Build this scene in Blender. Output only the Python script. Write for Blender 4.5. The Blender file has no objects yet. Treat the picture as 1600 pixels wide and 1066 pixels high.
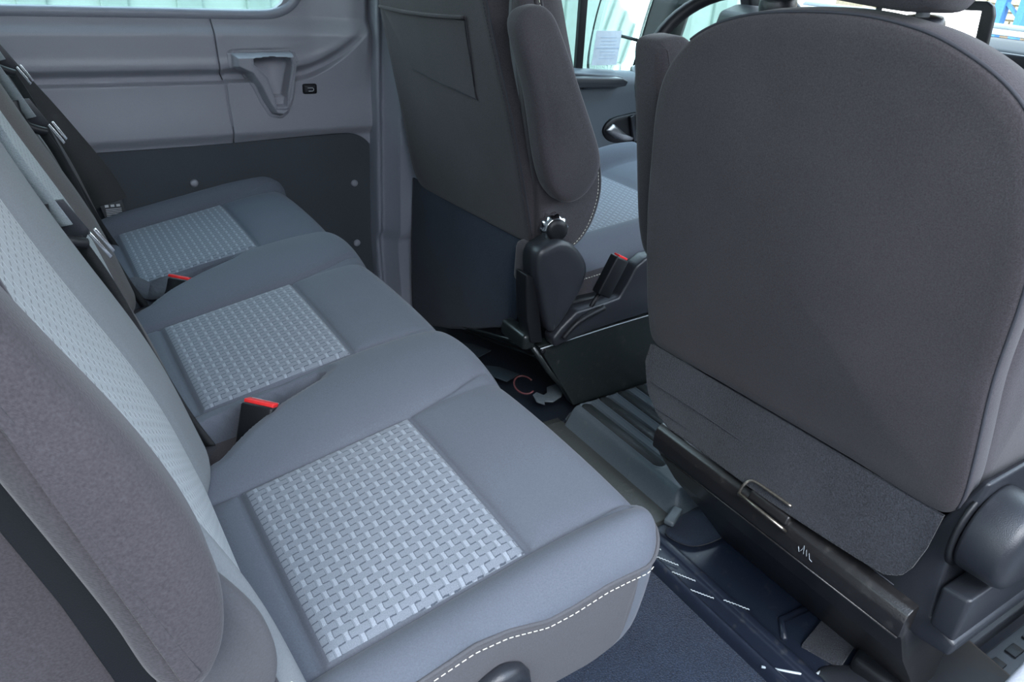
import bpy, bmesh, math, random
from mathutils import Vector, Matrix, noise
random.seed(4)
S = bpy.context.scene
COL = S.collection
ZO = 0.97                      # eye height above the rear carpet; all z below are given relative to the eye

# ------------------------------------------------------------------ camera
cam = bpy.data.cameras.new('camera')
cam.sensor_width = 36.0
cam.lens = 1180.947 / 1600 * 36.0
cam.clip_start = 0.02
co = bpy.data.objects.new('camera', cam)
COL.objects.link(co)
Rt = ((0.84045382, -0.53779986, 0.06639789), (-0.20229608, -0.42506731, -0.88226644), (0.50270634, 0.72807217, -0.46604425))
m = Matrix.Identity(4)
for i in range(3):
    m[i][0] = Rt[0][i]; m[i][1] = -Rt[1][i]; m[i][2] = -Rt[2][i]
m[2][3] = ZO
co.matrix_world = m
S.camera = co

# ------------------------------------------------------------------ world / light / exposure
w = bpy.data.worlds.new('overcast'); S.world = w; w.use_nodes = True
wn = w.node_tree.nodes; wl = w.node_tree.links
bg = wn['Background']
tc = wn.new('ShaderNodeTexCoord'); sx = wn.new('ShaderNodeSeparateXYZ'); cr = wn.new('ShaderNodeValToRGB')
wl.new(tc.outputs['Generated'], sx.inputs[0]); wl.new(sx.outputs['Z'], cr.inputs[0])
cr.color_ramp.elements[0].position = 0.0; cr.color_ramp.elements[0].color = (0.95, 0.97, 1.0, 1)
cr.color_ramp.elements[1].position = 0.9; cr.color_ramp.elements[1].color = (0.56, 0.74, 1.0, 1)
wl.new(cr.outputs[0], bg.inputs['Color'])
bg.inputs['Strength'].default_value = 3.6
sun = bpy.data.lights.new('sun', 'SUN'); sun.energy = 1.8; sun.angle = math.radians(30); sun.color = (1.0, 0.97, 0.93)
so = bpy.data.objects.new('sun', sun); COL.objects.link(so)
so.rotation_euler = Vector((-0.30, -0.58, 0.75)).to_track_quat('Z', 'Y').to_euler()
S.view_settings.view_transform = 'Standard'; S.view_settings.look = 'None'
S.view_settings.gamma = 1.0; S.view_settings.use_curve_mapping = False
S.view_settings.exposure = 0.93

# ------------------------------------------------------------------ materials
MATS = {}
def mat(name, col, rough=0.6, kind=None, scale=400, strength=0.3, var=0.12, metal=0.0, sheen=0.0, spec=0.5, dirt=0.0, dist=0.001):
    if name in MATS: return MATS[name]
    m = bpy.data.materials.new(name); m.use_nodes = True
    n = m.node_tree.nodes; l = m.node_tree.links; b = n['Principled BSDF']
    b.inputs['Roughness'].default_value = rough; b.inputs['Metallic'].default_value = metal
    b.inputs['Specular IOR Level'].default_value = spec
    b.inputs['Sheen Weight'].default_value = sheen; b.inputs['Sheen Roughness'].default_value = 0.45
    tc = n.new('ShaderNodeTexCoord')
    nz = n.new('ShaderNodeTexNoise'); nz.inputs['Scale'].default_value = scale; nz.inputs['Detail'].default_value = 3
    l.new(tc.outputs['Object'], nz.inputs['Vector'])
    big = n.new('ShaderNodeTexNoise'); big.inputs['Scale'].default_value = 9; big.inputs['Detail'].default_value = 4
    l.new(tc.outputs['Object'], big.inputs['Vector'])
    ad = n.new('ShaderNodeMath'); ad.operation = 'MULTIPLY_ADD'; ad.inputs[1].default_value = 0.35; l.new(big.outputs['Fac'], ad.inputs[0]); l.new(nz.outputs['Fac'], ad.inputs[2])
    r = n.new('ShaderNodeMapRange'); r.inputs['From Min'].default_value = 0.35; r.inputs['From Max'].default_value = 1.0
    r.inputs['To Min'].default_value = 1 - var * 1.6; r.inputs['To Max'].default_value = 1 + var * 1.6
    l.new(ad.outputs[0], r.inputs['Value'])
    mx = n.new('ShaderNodeVectorMath'); mx.operation = 'SCALE'; mx.inputs[0].default_value = col
    l.new(r.outputs[0], mx.inputs['Scale'])
    last = mx.outputs[0]
    if dirt > 0:
        dn = n.new('ShaderNodeTexNoise'); dn.inputs['Scale'].default_value = 55; dn.inputs['Detail'].default_value = 6
        l.new(tc.outputs['Object'], dn.inputs['Vector'])
        dr = n.new('ShaderNodeMapRange'); dr.inputs['From Min'].default_value = 0.60; dr.inputs['From Max'].default_value = 0.78; dr.inputs['To Max'].default_value = dirt
        l.new(dn.outputs['Fac'], dr.inputs['Value'])
        mm = n.new('ShaderNodeMix'); mm.data_type = 'RGBA'; l.new(dr.outputs[0], mm.inputs['Factor']); l.new(last, mm.inputs['A']); mm.inputs['B'].default_value = (0.25, 0.24, 0.22, 1)
        last = mm.outputs['Result']
    l.new(last, b.inputs['Base Color'])
    h = nz.outputs['Fac']
    if kind == 'twill':
        wv = n.new('ShaderNodeTexWave'); wv.inputs['Scale'].default_value = 420; wv.bands_direction = 'DIAGONAL'; wv.inputs['Distortion'].default_value = 1.5
        l.new(tc.outputs['Object'], wv.inputs['Vector'])
        a2 = n.new('ShaderNodeMath'); a2.operation = 'MULTIPLY_ADD'; a2.inputs[1].default_value = 0.10; l.new(wv.outputs['Fac'], a2.inputs[0]); l.new(nz.outputs['Fac'], a2.inputs[2]); h = a2.outputs[0]
    if kind == 'rib':
        wv = n.new('ShaderNodeTexWave'); wv.inputs['Scale'].default_value = 240; wv.bands_direction = 'Z'; wv.inputs['Distortion'].default_value = 0.4
        l.new(tc.outputs['Object'], wv.inputs['Vector'])
        a2 = n.new('ShaderNodeMath'); a2.operation = 'MULTIPLY_ADD'; a2.inputs[1].default_value = 2.0; l.new(wv.outputs['Fac'], a2.inputs[0]); l.new(nz.outputs['Fac'], a2.inputs[2]); h = a2.outputs[0]
    if strength > 0:
        bp = n.new('ShaderNodeBump'); bp.inputs['Strength'].default_value = strength; bp.inputs['Distance'].default_value = dist
        l.new(h, bp.inputs['Height']); l.new(bp.outputs[0], b.inputs['Normal'])
    MATS[name] = m
    return m

def weave(name, base, light, dark, P=0.0127, H=0.0183):
    """Upholstery insert: chains of short light bars stepping from row to row, with thin dark stepped outlines."""
    m = bpy.data.materials.new(name); m.use_nodes = True
    n = m.node_tree.nodes; l = m.node_tree.links; b = n['Principled BSDF']
    b.inputs['Roughness'].default_value = 0.85; b.inputs['Sheen Weight'].default_value = 0.15; b.inputs['Specular IOR Level'].default_value = 0.25
    def M(op, a, b_=None, c=None):
        k = n.new('ShaderNodeMath'); k.operation = op
        for i, v in enumerate((a, b_, c)):
            if v is None: continue
            if isinstance(v, (int, float)): k.inputs[i].default_value = v
            else: l.new(v, k.inputs[i])
        return k.outputs[0]
    uv = n.new('ShaderNodeUVMap'); sp = n.new('ShaderNodeSeparateXYZ'); l.new(uv.outputs[0], sp.inputs[0])
    nz = n.new('ShaderNodeTexNoise'); nz.inputs['Scale'].default_value = 160; l.new(uv.outputs[0], nz.inputs['Vector'])
    wob = M('MULTIPLY', M('SUBTRACT', nz.outputs['Fac'], 0.5), 0.12)
    u = M('ADD', M('DIVIDE', sp.outputs['X'], P), wob); v = M('ADD', M('DIVIDE', sp.outputs['Y'], H), wob)
    col = M('FLOOR', u); a = M('FRACT', u)
    t = M('FRACT', M('MULTIPLY_ADD', col, 0.5, v))
    L = M('LESS_THAN', t, 0.5)
    def band(x, c, hw): return M('LESS_THAN', M('ABSOLUTE', M('SUBTRACT', x, c)), hw)
    bar = M('MULTIPLY', band(a, 0.155, 0.145), L)
    thr = M('GREATER_THAN', M('SINE', M('MULTIPLY', a, 65.0)), -0.3)
    bar3 = M('MULTIPLY', bar, M('MULTIPLY_ADD', thr, 0.6, 0.4))
    span = band(a, 0.60, 0.27)
    dash = M('MULTIPLY', span, M('MAXIMUM', M('MAXIMUM', band(t, 0.0, 0.055), band(t, 1.0, 0.02)), band(t, 0.5, 0.045)))
    vert = M('MAXIMUM', M('MULTIPLY', M('MULTIPLY', band(a, 0.335, 0.03), L), 0.75), M('MULTIPLY', M('MULTIPLY', band(a, 0.86, 0.03), M('SUBTRACT', 1.0, L)), 0.35))
    dk = M('MAXIMUM', dash, vert)
    fine = n.new('ShaderNodeTexNoise'); fine.inputs['Scale'].default_value = 900; l.new(uv.outputs[0], fine.inputs['Vector'])
    m1 = n.new('ShaderNodeMix'); m1.data_type = 'RGBA'; m1.inputs['A'].default_value = (*base, 1); m1.inputs['B'].default_value = (*light, 1); l.new(bar3, m1.inputs['Factor'])
    m2 = n.new('ShaderNodeMix'); m2.data_type = 'RGBA'; m2.inputs['B'].default_value = (*dark, 1); l.new(m1.outputs['Result'], m2.inputs['A']); l.new(M('MULTIPLY', dk, 0.85), m2.inputs['Factor'])
    sc = n.new('ShaderNodeVectorMath'); sc.operation = 'SCALE'; l.new(m2.outputs['Result'], sc.inputs[0]); l.new(M('MULTIPLY_ADD', fine.outputs['Fac'], 0.7, 0.65), sc.inputs['Scale'])
    l.new(sc.outputs[0], b.inputs['Base Color'])
    bp = n.new('ShaderNodeBump'); bp.inputs['Strength'].default_value = 0.6; bp.inputs['Distance'].default_value = 0.0012
    l.new(M('ADD', M('SUBTRACT', M('MULTIPLY', bar, 0.6), M('MULTIPLY', dk, 1.0)), M('MULTIPLY', fine.outputs['Fac'], 0.5)), bp.inputs['Height']); l.new(bp.outputs[0], b.inputs['Normal'])
    return m

LIGHTF = mat('light_grey_twill', (0.092, 0.102, 0.124), 0.8, 'twill', 700, 0.22, 0.10, sheen=0.08, spec=0.25)
MIDF = mat('mid_grey_twill', (0.074, 0.073, 0.079), 0.8, 'twill', 700, 0.22, 0.10, sheen=0.08, spec=0.25)
WARMF = mat('warm_grey_twill', (0.115, 0.110, 0.108), 0.8, 'twill', 700, 0.2, 0.10, sheen=0.08, spec=0.25)
BACKF = mat('backrest_grey_fabric', (0.185, 0.198, 0.206), 0.85, 'twill', 700, 0.2, 0.08, sheen=0.05, spec=0.2)
DARKF = mat('charcoal_seat_fabric', (0.050, 0.045, 0.050), 0.8, 'twill', 600, 0.35, 0.24, sheen=0.14, spec=0.25)
FELT = mat('charcoal_felt', (0.034, 0.036, 0.043), 0.95, None, 500, 0.9, 0.5, sheen=0.25, spec=0.1, dist=0.002)
SKIRT = mat('navy_felt', (0.020, 0.027, 0.042), 0.95, None, 700, 0.6, 0.3, sheen=0.12, spec=0.1, dist=0.001)
CARPET = mat('navy_carpet', (0.019, 0.028, 0.048), 0.95, None, 420, 1.0, 0.6, sheen=0.15, spec=0.1, dist=0.003)
TRIM = mat('grey_grained_plastic', (0.30, 0.305, 0.335), 0.36, None, 900, 0.25, 0.06, spec=0.4)
TRIM2 = mat('pillar_grained_plastic', (0.25, 0.262, 0.30), 0.32, None, 900, 0.25, 0.05, spec=0.45)
LOWP = mat('slate_lower_lining', (0.060, 0.068, 0.078), 0.70, None, 700, 0.3, 0.12, spec=0.3)
DOORM = mat('blue_grey_door_plastic', (0.085, 0.10, 0.115), 0.5, None, 900, 0.2, 0.06, spec=0.4)
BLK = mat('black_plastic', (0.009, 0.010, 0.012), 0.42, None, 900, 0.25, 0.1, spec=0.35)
BLKS = mat('charcoal_shield_plastic', (0.020, 0.022, 0.027), 0.36, None, 900, 0.3, 0.08, spec=0.5)
BASEM = mat('black_base_panel', (0.014, 0.0135, 0.014), 0.30, None, 500, 0.2, 0.15, spec=0.6, dirt=0.10)
NAVYP = mat('navy_floor_plastic', (0.012, 0.017, 0.030), 0.38, None, 600, 0.2, 0.15, spec=0.5, dirt=0.15)
OLIVE = mat('grey_olive_sill', (0.055, 0.060, 0.058), 0.5, None, 500, 0.2, 0.15, dirt=0.2)
MATP = mat('grey_rubber_mat', (0.085, 0.105, 0.120), 0.45, None, 500, 0.2, 0.12, dirt=0.15)
MATD = mat('dark_rubber_inlay', (0.028, 0.034, 0.036), 0.6, None, 900, 0.4, 0.2, dirt=0.3)
METD = mat('painted_steel', (0.012, 0.016, 0.016), 0.32, None, 300, 0.1, 0.25, spec=0.6, dirt=0.1)
CHR = mat('chrome', (0.8, 0.8, 0.82), 0.15, None, 50, 0.0, 0.0, metal=1.0)
STEEL = mat('bare_steel', (0.45, 0.45, 0.45), 0.35, None, 200, 0.1, 0.1, metal=1.0)
BRONZE = mat('worn_steel_wire', (0.30, 0.27, 0.23), 0.35, None, 200, 0.1, 0.2, metal=0.9)
POST = mat('satin_chrome', (0.85, 0.87, 0.9), 0.45, None, 50, 0.0, 0.0, metal=0.6)
RED = mat('red_button', (0.75, 0.03, 0.03), 0.4, None, 50, 0.0, 0.02)
WEB = mat('black_webbing', (0.022, 0.024, 0.026), 0.6, 'rib', 900, 0.6, 0.15, spec=0.4)
WEBL = mat('grey_webbing', (0.30, 0.34, 0.35), 0.6, 'rib', 900, 0.6, 0.15, spec=0.4)
WEBC = mat('charcoal_webbing', (0.085, 0.088, 0.090), 0.7, 'rib', 900, 0.7, 0.12, spec=0.3)
THREAD = mat('cream_thread', (0.62, 0.60, 0.52), 0.8, None, 50, 0.0, 0.05)
THREADD = mat('charcoal_thread', (0.035, 0.036, 0.045), 0.8, None, 50, 0.0, 0.05)
SERR = mat('pale_scuffed_edge', (0.50, 0.56, 0.60), 0.5, None, 50, 0.0, 0.05)
LABELM = mat('black_label_cloth', (0.05, 0.055, 0.06), 0.7, None, 300, 0.1, 0.1)
PRINT = mat('pale_print', (0.6, 0.62, 0.62), 0.7, None, 50, 0.0, 0.05)
PAPER = mat('pale_blue_paper', (0.62, 0.72, 0.80), 0.7, None, 60, 0.1, 0.06)
PAPERL = mat('pale_paper_ink', (0.50, 0.62, 0.74), 0.7, None, 60, 0.0, 0.04)
WHITEW = mat('white_painted_sheet', (0.28, 0.37, 0.34), 0.5, None, 20, 0.05, 0.05)
WHITEW2 = mat('white_rib_sheet', (0.22, 0.30, 0.275), 0.5, None, 20, 0.05, 0.05)
GROUND = mat('asphalt', (0.16, 0.16, 0.16), 0.9, None, 60, 0.3, 0.2)
HEAD = mat('headliner', (0.42, 0.43, 0.44), 0.9, None, 600, 0.2, 0.05)
BRICK = mat('brown_brick', (0.30, 0.24, 0.16), 0.85, None, 40, 0.2, 0.3)
BLUEP = mat('blue_painted_steel', (0.06, 0.22, 0.50), 0.5, None, 60, 0.05, 0.1)
GREYM = mat('pale_roller_steel', (0.42, 0.46, 0.47), 0.5, None, 60, 0.05, 0.05)
GOLD = mat('foliage_yellow', (0.55, 0.50, 0.12), 0.9, None, 60, 0.3, 0.5)
INS = weave('light_woven_insert', (0.165, 0.184, 0.212), (0.27, 0.30, 0.335), (0.045, 0.055, 0.075))
INSB = weave('backrest_woven_insert', (0.33, 0.35, 0.357), (0.43, 0.455, 0.46), (0.15, 0.16, 0.165))
def glassmat():
    m = bpy.data.materials.new('window_glass'); m.use_nodes = True
    n = m.node_tree.nodes; l = m.node_tree.links
    for x in list(n):
        if x.type != 'OUTPUT_MATERIAL': n.remove(x)
    out = [x for x in n if x.type == 'OUTPUT_MATERIAL'][0]
    t = n.new('ShaderNodeBsdfTransparent'); t.inputs['Color'].default_value = (0.86, 0.95, 0.92, 1)
    g = n.new('ShaderNodeBsdfGlossy'); g.inputs['Roughness'].default_value = 0.02
    mx = n.new('ShaderNodeMixShader'); mx.inputs[0].default_value = 0.06
    l.new(t.outputs[0], mx.inputs[1]); l.new(g.outputs[0], mx.inputs[2]); l.new(mx.outputs[0], out.inputs[0])
    return m
GLASS = glassmat()
def emis(name, col, st):
    m = bpy.data.materials.new(name); m.use_nodes = True
    b = m.node_tree.nodes['Principled BSDF']; b.inputs['Base Color'].default_value = (0.02, 0.02, 0.02, 1)
    b.inputs['Emission Color'].default_value = (*col, 1); b.inputs['Emission Strength'].default_value = st
    return m
MIRR = mat('mirror_glass', (0.95, 0.95, 0.95), 0.03, None, 20, 0.0, 0.0, metal=1.0)

# ------------------------------------------------------------------ object helpers
BASE = {}
def tag(o, label=None, cat=None, group=None, kind=None):
    if label: o['label'] = label
    if cat: o['category'] = cat
    if group: o['group'] = group
    if kind: o['kind'] = kind
    return o
def thing(name, base, label=None, cat=None, group=None, kind=None):
    o = bpy.data.objects.new(name, None); COL.objects.link(o)
    o.empty_display_size = 0.05
    o.location = (base[0], base[1], base[2] + ZO)
    BASE[o.name] = Vector(base)
    return tag(o, label, cat, group, kind)
def obj(name, vf, m, parent=None, smooth=True, label=None, base=None, uv=None, auto=None):
    verts, faces = vf
    if parent is not None: b = BASE[parent.name]
    else:
        if base is None:
            xs = [v[0] for v in verts]; ys = [v[1] for v in verts]; zs = [v[2] for v in verts]
            base = ((min(xs) + max(xs)) / 2, (min(ys) + max(ys)) / 2, min(zs))
        b = Vector(base)
    me = bpy.data.meshes.new(name)
    me.from_pydata([(v[0] - b[0], v[1] - b[1], v[2] - b[2]) for v in verts], [], faces)
    bm = bmesh.new(); bm.from_mesh(me); bmesh.ops.recalc_face_normals(bm, faces=bm.faces); bm.to_mesh(me); bm.free()
    if uv:
        ul = me.uv_layers.new(name='UVMap')
        for lp in me.loops: ul.data[lp.index].uv = uv[lp.vertex_index]
    if smooth:
        me.polygons.foreach_set('use_smooth', [True] * len(me.polygons))
        if auto is not None: me.set_sharp_from_angle(angle=math.radians(auto))
    me.materials.append(m)
    o = bpy.data.objects.new(name, me); COL.objects.link(o)
    BASE[o.name] = b
    if parent is not None: o.parent = parent
    else: o.location = (b[0], b[1], b[2] + ZO)
    if label: o['label'] = label
    return o
def join(*parts):
    V = []; F = []
    for v, f in parts:
        k = len(V); V += list(v); F += [tuple(i + k for i in q) for q in f]
    return V, F
def grid(fn, nu, nv, cu=False, cv=False):
    V = [fn(i / (nu if cu else nu - 1), j / (nv if cv else nv - 1)) for i in range(nu) for j in range(nv)]
    F = []
    for i in range(nu if cu else nu - 1):
        for j in range(nv if cv else nv - 1):
            a = i * nv + j; b = i * nv + (j + 1) % nv; c = ((i + 1) % nu) * nv + (j + 1) % nv; d = ((i + 1) % nu) * nv + j
            F.append((a, b, c, d))
    return V, F
def box(c, s, bev=0.0, rot=None, seg=3):
    bm = bmesh.new(); bmesh.ops.create_cube(bm, size=1)
    for v in bm.verts: v.co = Vector((v.co.x * s[0], v.co.y * s[1], v.co.z * s[2]))
    if bev: bmesh.ops.bevel(bm, geom=bm.edges[:], offset=bev, segments=seg, affect='EDGES', profile=0.5)
    M = (rot.to_3x3() if rot is not None else Matrix.Identity(3))
    V = [tuple(M @ v.co + Vector(c)) for v in bm.verts]
    bm.verts.index_update(); F = [tuple(v.index for v in f.verts) for f in bm.faces]; bm.free()
    return V, F
def prism(poly, ax, lo, hi, bev=0.0, seg=3):
    """poly: 2D points; ax: the axis extruded ('x': poly is (y,z), 'y': (x,z), 'z': (x,y))"""
    def P(p, t): return {'x': (t, p[0], p[1]), 'y': (p[0], t, p[1]), 'z': (p[0], p[1], t)}[ax]
    bm = bmesh.new()
    a = [bm.verts.new(P(p, lo)) for p in poly]; b = [bm.verts.new(P(p, hi)) for p in poly]
    bm.faces.new(a); bm.faces.new(b[::-1])
    for i in range(len(poly)): bm.faces.new((a[i], a[(i + 1) % len(a)], b[(i + 1) % len(a)], b[i]))
    bmesh.ops.recalc_face_normals(bm, faces=bm.faces)
    if bev: bmesh.ops.bevel(bm, geom=bm.edges[:], offset=bev, segments=seg, affect='EDGES', profile=0.5, clamp_overlap=True)
    bm.verts.index_update()
    V = [tuple(v.co) for v in bm.verts]; F = [tuple(v.index for v in f.verts) for f in bm.faces]; bm.free()
    return V, F
def cr(pts, n=12, closed=False):
    """Catmull-Rom through points"""
    P = [Vector(p) for p in pts]; N = len(P); out = []
    for i in range(N if closed else N - 1):
        p0 = P[(i - 1) % N] if closed or i > 0 else P[i]; p1 = P[i]; p2 = P[(i + 1) % N]; p3 = P[(i + 2) % N] if closed or i < N - 2 else P[i + 1]
        for k in range(n):
            t = k / n
            out.append(0.5 * ((2 * p1) + (p2 - p0) * t + (2 * p0 - 5 * p1 + 4 * p2 - p3) * t * t + (3 * p1 - p0 - 3 * p2 + p3) * t ** 3))
    if not closed: out.append(P[-1])
    return out
def tube(pts, r, closed=False, seg=8, flat=1.0):
    P = [Vector(p) for p in pts]; N = len(P); V = []; F = []
    up = Vector((0.13, 0.21, 0.97))
    for i in range(N):
        a = P[(i - 1) % N] if closed or i > 0 else P[i]; b = P[(i + 1) % N] if closed or i < N - 1 else P[i]
        t = (b - a); t = t.normalized() if t.length > 1e-9 else Vector((1, 0, 0))
        s = t.cross(up); s = s.normalized() if s.length > 1e-6 else Vector((1, 0, 0)); q = s.cross(t)
        rr = r(i / (N - 1)) if callable(r) else r
        for k in range(seg):
            an = 2 * math.pi * k / seg
            V.append(tuple(P[i] + s * math.cos(an) * rr + q * math.sin(an) * rr * flat))
    for i in range(N if closed else N - 1):
        for k in range(seg):
            F.append((i * seg + k, i * seg + (k + 1) % seg, ((i + 1) % N) * seg + (k + 1) % seg, ((i + 1) % N) * seg + k))
    if not closed:
        F.append(tuple(range(seg))[::-1]); F.append(tuple((N - 1) * seg + k for k in range(seg)))
    return V, F
def dashes(pts, r, dash=0.005, gap=0.003, seg=5):
    """stitching: short bars along a polyline"""
    P = [Vector(p) for p in pts]; L = [0]
    for a, b in zip(P, P[1:]): L.append(L[-1] + (b - a).length)
    def at(s):
        for i in range(len(P) - 1):
            if s <= L[i + 1]:
                k = (s - L[i]) / max(1e-9, L[i + 1] - L[i]); return P[i].lerp(P[i + 1], k)
        return P[-1]
    parts = []; s = 0
    while s + dash < L[-1]:
        parts.append(tube([at(s), at(s + dash)], r, seg=seg)); s += dash + gap
    return join(*parts)
def ribbon(pts, wd, width, th=0.0013):
    """webbing: wd = width direction (Vector or function of index)"""
    P = [Vector(p) for p in pts]; N = len(P); V = []; F = []
    for i in range(N):
        a = P[max(0, i - 1)]; b = P[min(N - 1, i + 1)]; t = (b - a).normalized()
        d = Vector(wd(i / (N - 1)) if callable(wd) else wd); d = (d - t * d.dot(t)).normalized(); q = t.cross(d)
        for sx, sy in ((-1, -1), (1, -1), (1, 1), (-1, 1)):
            V.append(tuple(P[i] + d * sx * width / 2 + q * sy * th / 2))
    for i in range(N - 1):
        for k in range(4): F.append((i * 4 + k, i * 4 + (k + 1) % 4, i * 4 + 4 + (k + 1) % 4, i * 4 + 4 + k))
    F.append((0, 1, 2, 3)); F.append(((N - 1) * 4 + 3, (N - 1) * 4 + 2, (N - 1) * 4 + 1, (N - 1) * 4))
    return V, F
def lathe(prof, c, axis, seg=32, rfn=None):
    """prof: (radius, distance along axis)"""
    A = Vector(axis).normalized(); u = A.orthogonal().normalized(); v = A.cross(u); c = Vector(c); V = []; F = []
    for i, (r, d) in enumerate(prof):
        for k in range(seg):
            an = 2 * math.pi * k / seg; rr = r * (rfn(an, i) if rfn else 1)
            V.append(tuple(c + A * d + u * math.cos(an) * rr + v * math.sin(an) * rr))
    for i in range(len(prof) - 1):
        for k in range(seg): F.append((i * seg + k, i * seg + (k + 1) % seg, (i + 1) * seg + (k + 1) % seg, (i + 1) * seg + k))
    F.append(tuple(range(seg))[::-1]); F.append(tuple((len(prof) - 1) * seg + k for k in range(seg)))
    return V, F
def pad(outline, frame, rings, crown0=0.0, crown1=0.0, inner=8, warp=None):
    """Upholstered pad. outline: closed 2D points (a, b). frame(a, b, d) -> xyz. rings: (inset, depth) from back edge to front edge;
    crown0 / crown1: extra depth reached at the centre of the first / last face."""
    n = len(outline); O = [Vector(p[:2]) for p in outline]
    area = sum(O[i].x * O[(i + 1) % n].y - O[(i + 1) % n].x * O[i].y for i in range(n)); sg = 1 if area > 0 else -1
    N = []
    for i in range(n):
        t = (O[(i + 1) % n] - O[i - 1]).normalized(); N.append(Vector((t.y, -t.x)) * sg)
    c = sum(O, Vector((0, 0))) / n
    V = []; F = []; R = []
    def ring(pts, d):
        k = len(V); V.extend(frame(p.x, p.y, d if not warp else warp(p.x, p.y, d)) for p in pts); R.append(k)
    i0, d0 = rings[0]; base = [O[i] - N[i] * i0 for i in range(n)]
    for k in range(1, inner + 1):
        s = k / inner; ring([c.lerp(p, s) for p in base], d0 - crown0 * (1 - s * s) ** 1.6)
    for ins, d in rings[1:]: ring([O[i] - N[i] * ins for i in range(n)], d)
    i1, d1 = rings[-1]; base = [O[i] - N[i] * i1 for i in range(n)]
    for k in range(inner - 1, 0, -1):
        s = k / inner; ring([c.lerp(p, s) for p in base], d1 + crown1 * (1 - s * s) ** 1.6)
    for a, b in zip(R, R[1:]):
        for i in range(n): F.append((a + i, a + (i + 1) % n, b + (i + 1) % n, b + i))
    for k, dd, rev in ((R[0], d0 - crown0, True), (R[-1], d1 + crown1, False)):
        ci = len(V); V.append(frame(c.x, c.y, dd if not warp else warp(c.x, c.y, dd)))
        for i in range(n):
            F.append((k + i, k + (i + 1) % n, ci))
    return V, F
def relax(P, step=0.006, it=8):
    """even spacing then rounding of a closed outline"""
    P = [Vector((p[0], p[1])) for p in P]; n = len(P)
    L = [0.0]
    for i in range(n): L.append(L[-1] + (P[(i + 1) % n] - P[i]).length)
    m_ = max(24, int(L[-1] / step)); Q = []; j = 0
    for k in range(m_):
        t = L[-1] * k / m_
        while L[j + 1] < t: j += 1
        f = (t - L[j]) / max(1e-9, L[j + 1] - L[j]); Q.append(P[j].lerp(P[(j + 1) % n], f))
    for _ in range(it): Q = [Q[i] * 0.5 + (Q[i - 1] + Q[(i + 1) % m_]) * 0.25 for i in range(m_)]
    return [Vector((q.x, q.y, 0)) for q in Q]
def near_i(Q, p): return min(range(len(Q)), key=lambda i: (Q[i].x - p[0]) ** 2 + (Q[i].y - p[1]) ** 2)
def rr(t, lo=0.0, hi=1.0):
    t = max(0.0, min(1.0, (t - lo) / (hi - lo))); return t * t * (3 - 2 * t)
def interp(x, pts):
    if x <= pts[0][0]: return pts[0][1]
    for (a, fa), (b, fb) in zip(pts, pts[1:]):
        if x <= b: return fa + (fb - fa) * (x - a) / (b - a)
    return pts[-1][1]
def segd(px, py, a, b):
    vx, vy = b[0] - a[0], b[1] - a[1]; t = ((px - a[0]) * vx + (py - a[1]) * vy) / (vx * vx + vy * vy); t = max(0, min(1, t))
    return math.hypot(px - a[0] - t * vx, py - a[1] - t * vy)
def sdf(px, py, poly):
    d = 1e9; ins = False; n = len(poly)
    for i in range(n):
        a = poly[i]; b = poly[(i + 1) % n]; d = min(d, segd(px, py, a, b))
        if (a[1] > py) != (b[1] > py) and px < (b[0] - a[0]) * (py - a[1]) / (b[1] - a[1]) + a[0]: ins = not ins
    return -d if ins else d

# ================================================================== SETTING
FLOOR = -0.97
def struct(name, vf, m, **k):
    o = obj(name, vf, m, **k); o['kind'] = 'structure'; return o
struct('ground', box((1.0, 3.0, -1.55), (60, 60, 0.04)), GROUND, smooth=False)
yw = struct('wall_blocker', box((0.5, -2.6, -0.4), (14, 0.2, 2.3)), mat('dark_blocker_wall', (0.07, 0.07, 0.075), 0.9, None, 30, 0.2, 0.2), smooth=False)  # unseen wall, added to block low sky light on the open side
struct('floor', box((0.10, 0.95, FLOOR - 0.03), (1.44, 1.75, 0.06), 0.004), CARPET, smooth=False)
struct('ceiling', box((0.50, 0.95, 0.62), (3.0, 1.9, 0.04)), HEAD, smooth=False)
struct('wall_rear', box((-0.95, 0.95, -0.56), (0.04, 1.8, 0.86)), TRIM, smooth=False)
w3 = thing('window_3', (-0.95, 0.95, -0.13), kind='structure')
obj('window_frame', join(box((-0.95, 0.95, 0.56), (0.05, 1.8, 0.08)), box((-0.95, 0.95, 0.2), (0.05, 0.10, 0.68)), box((-0.95, 1.82, 0.2), (0.05, 0.08, 0.68)), box((-0.95, 0.08, 0.2), (0.05, 0.08, 0.68))), TRIM, w3, smooth=False)
obj('pane', box((-0.955, 0.95, 0.2), (0.004, 1.7, 0.66)), GLASS, w3, smooth=False)

# far side wall: a moulded lining (window sill, groove, cup-holder bay)
YW = 1.77
def gz(x):   # height of the groove centre line
    if x < 0.56: return -0.297 - 0.004 * (x - 0.2)
    t = (x - 0.56) / 0.19
    return -0.298 + 0.12 * max(0, t) ** 2.0
def lining_y(x, z):
    y = YW
    fade = 1.0 if x < 0.58 else 1 - rr(x, 0.60, 0.755)
    dz = z - gz(x) - (0.002 if x > 0.42 else 0)
    y += 0.024 * fade * (rr(-dz, -0.017, 0.004) - rr(-dz, 0.012, 0.0175))
    y -= 0.003 * fade * math.exp(-((dz - 0.024) / 0.010) ** 2)
    y -= 0.006 * rr(-z, 0.33, 0.42)
    y += 0.016 * rr(-z, 0.418, 0.447)                       # lower edge rolls back
    y += 0.024 * rr(z, -0.218, -0.176)                      # rolls out to the window sill
    y -= (0.034 * rr(x, 0.61, 0.715) - 0.030 * rr(x, 0.735, 0.765)) * rr(z, -0.36, -0.16)    # swells towards the pillar
    return y
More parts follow.
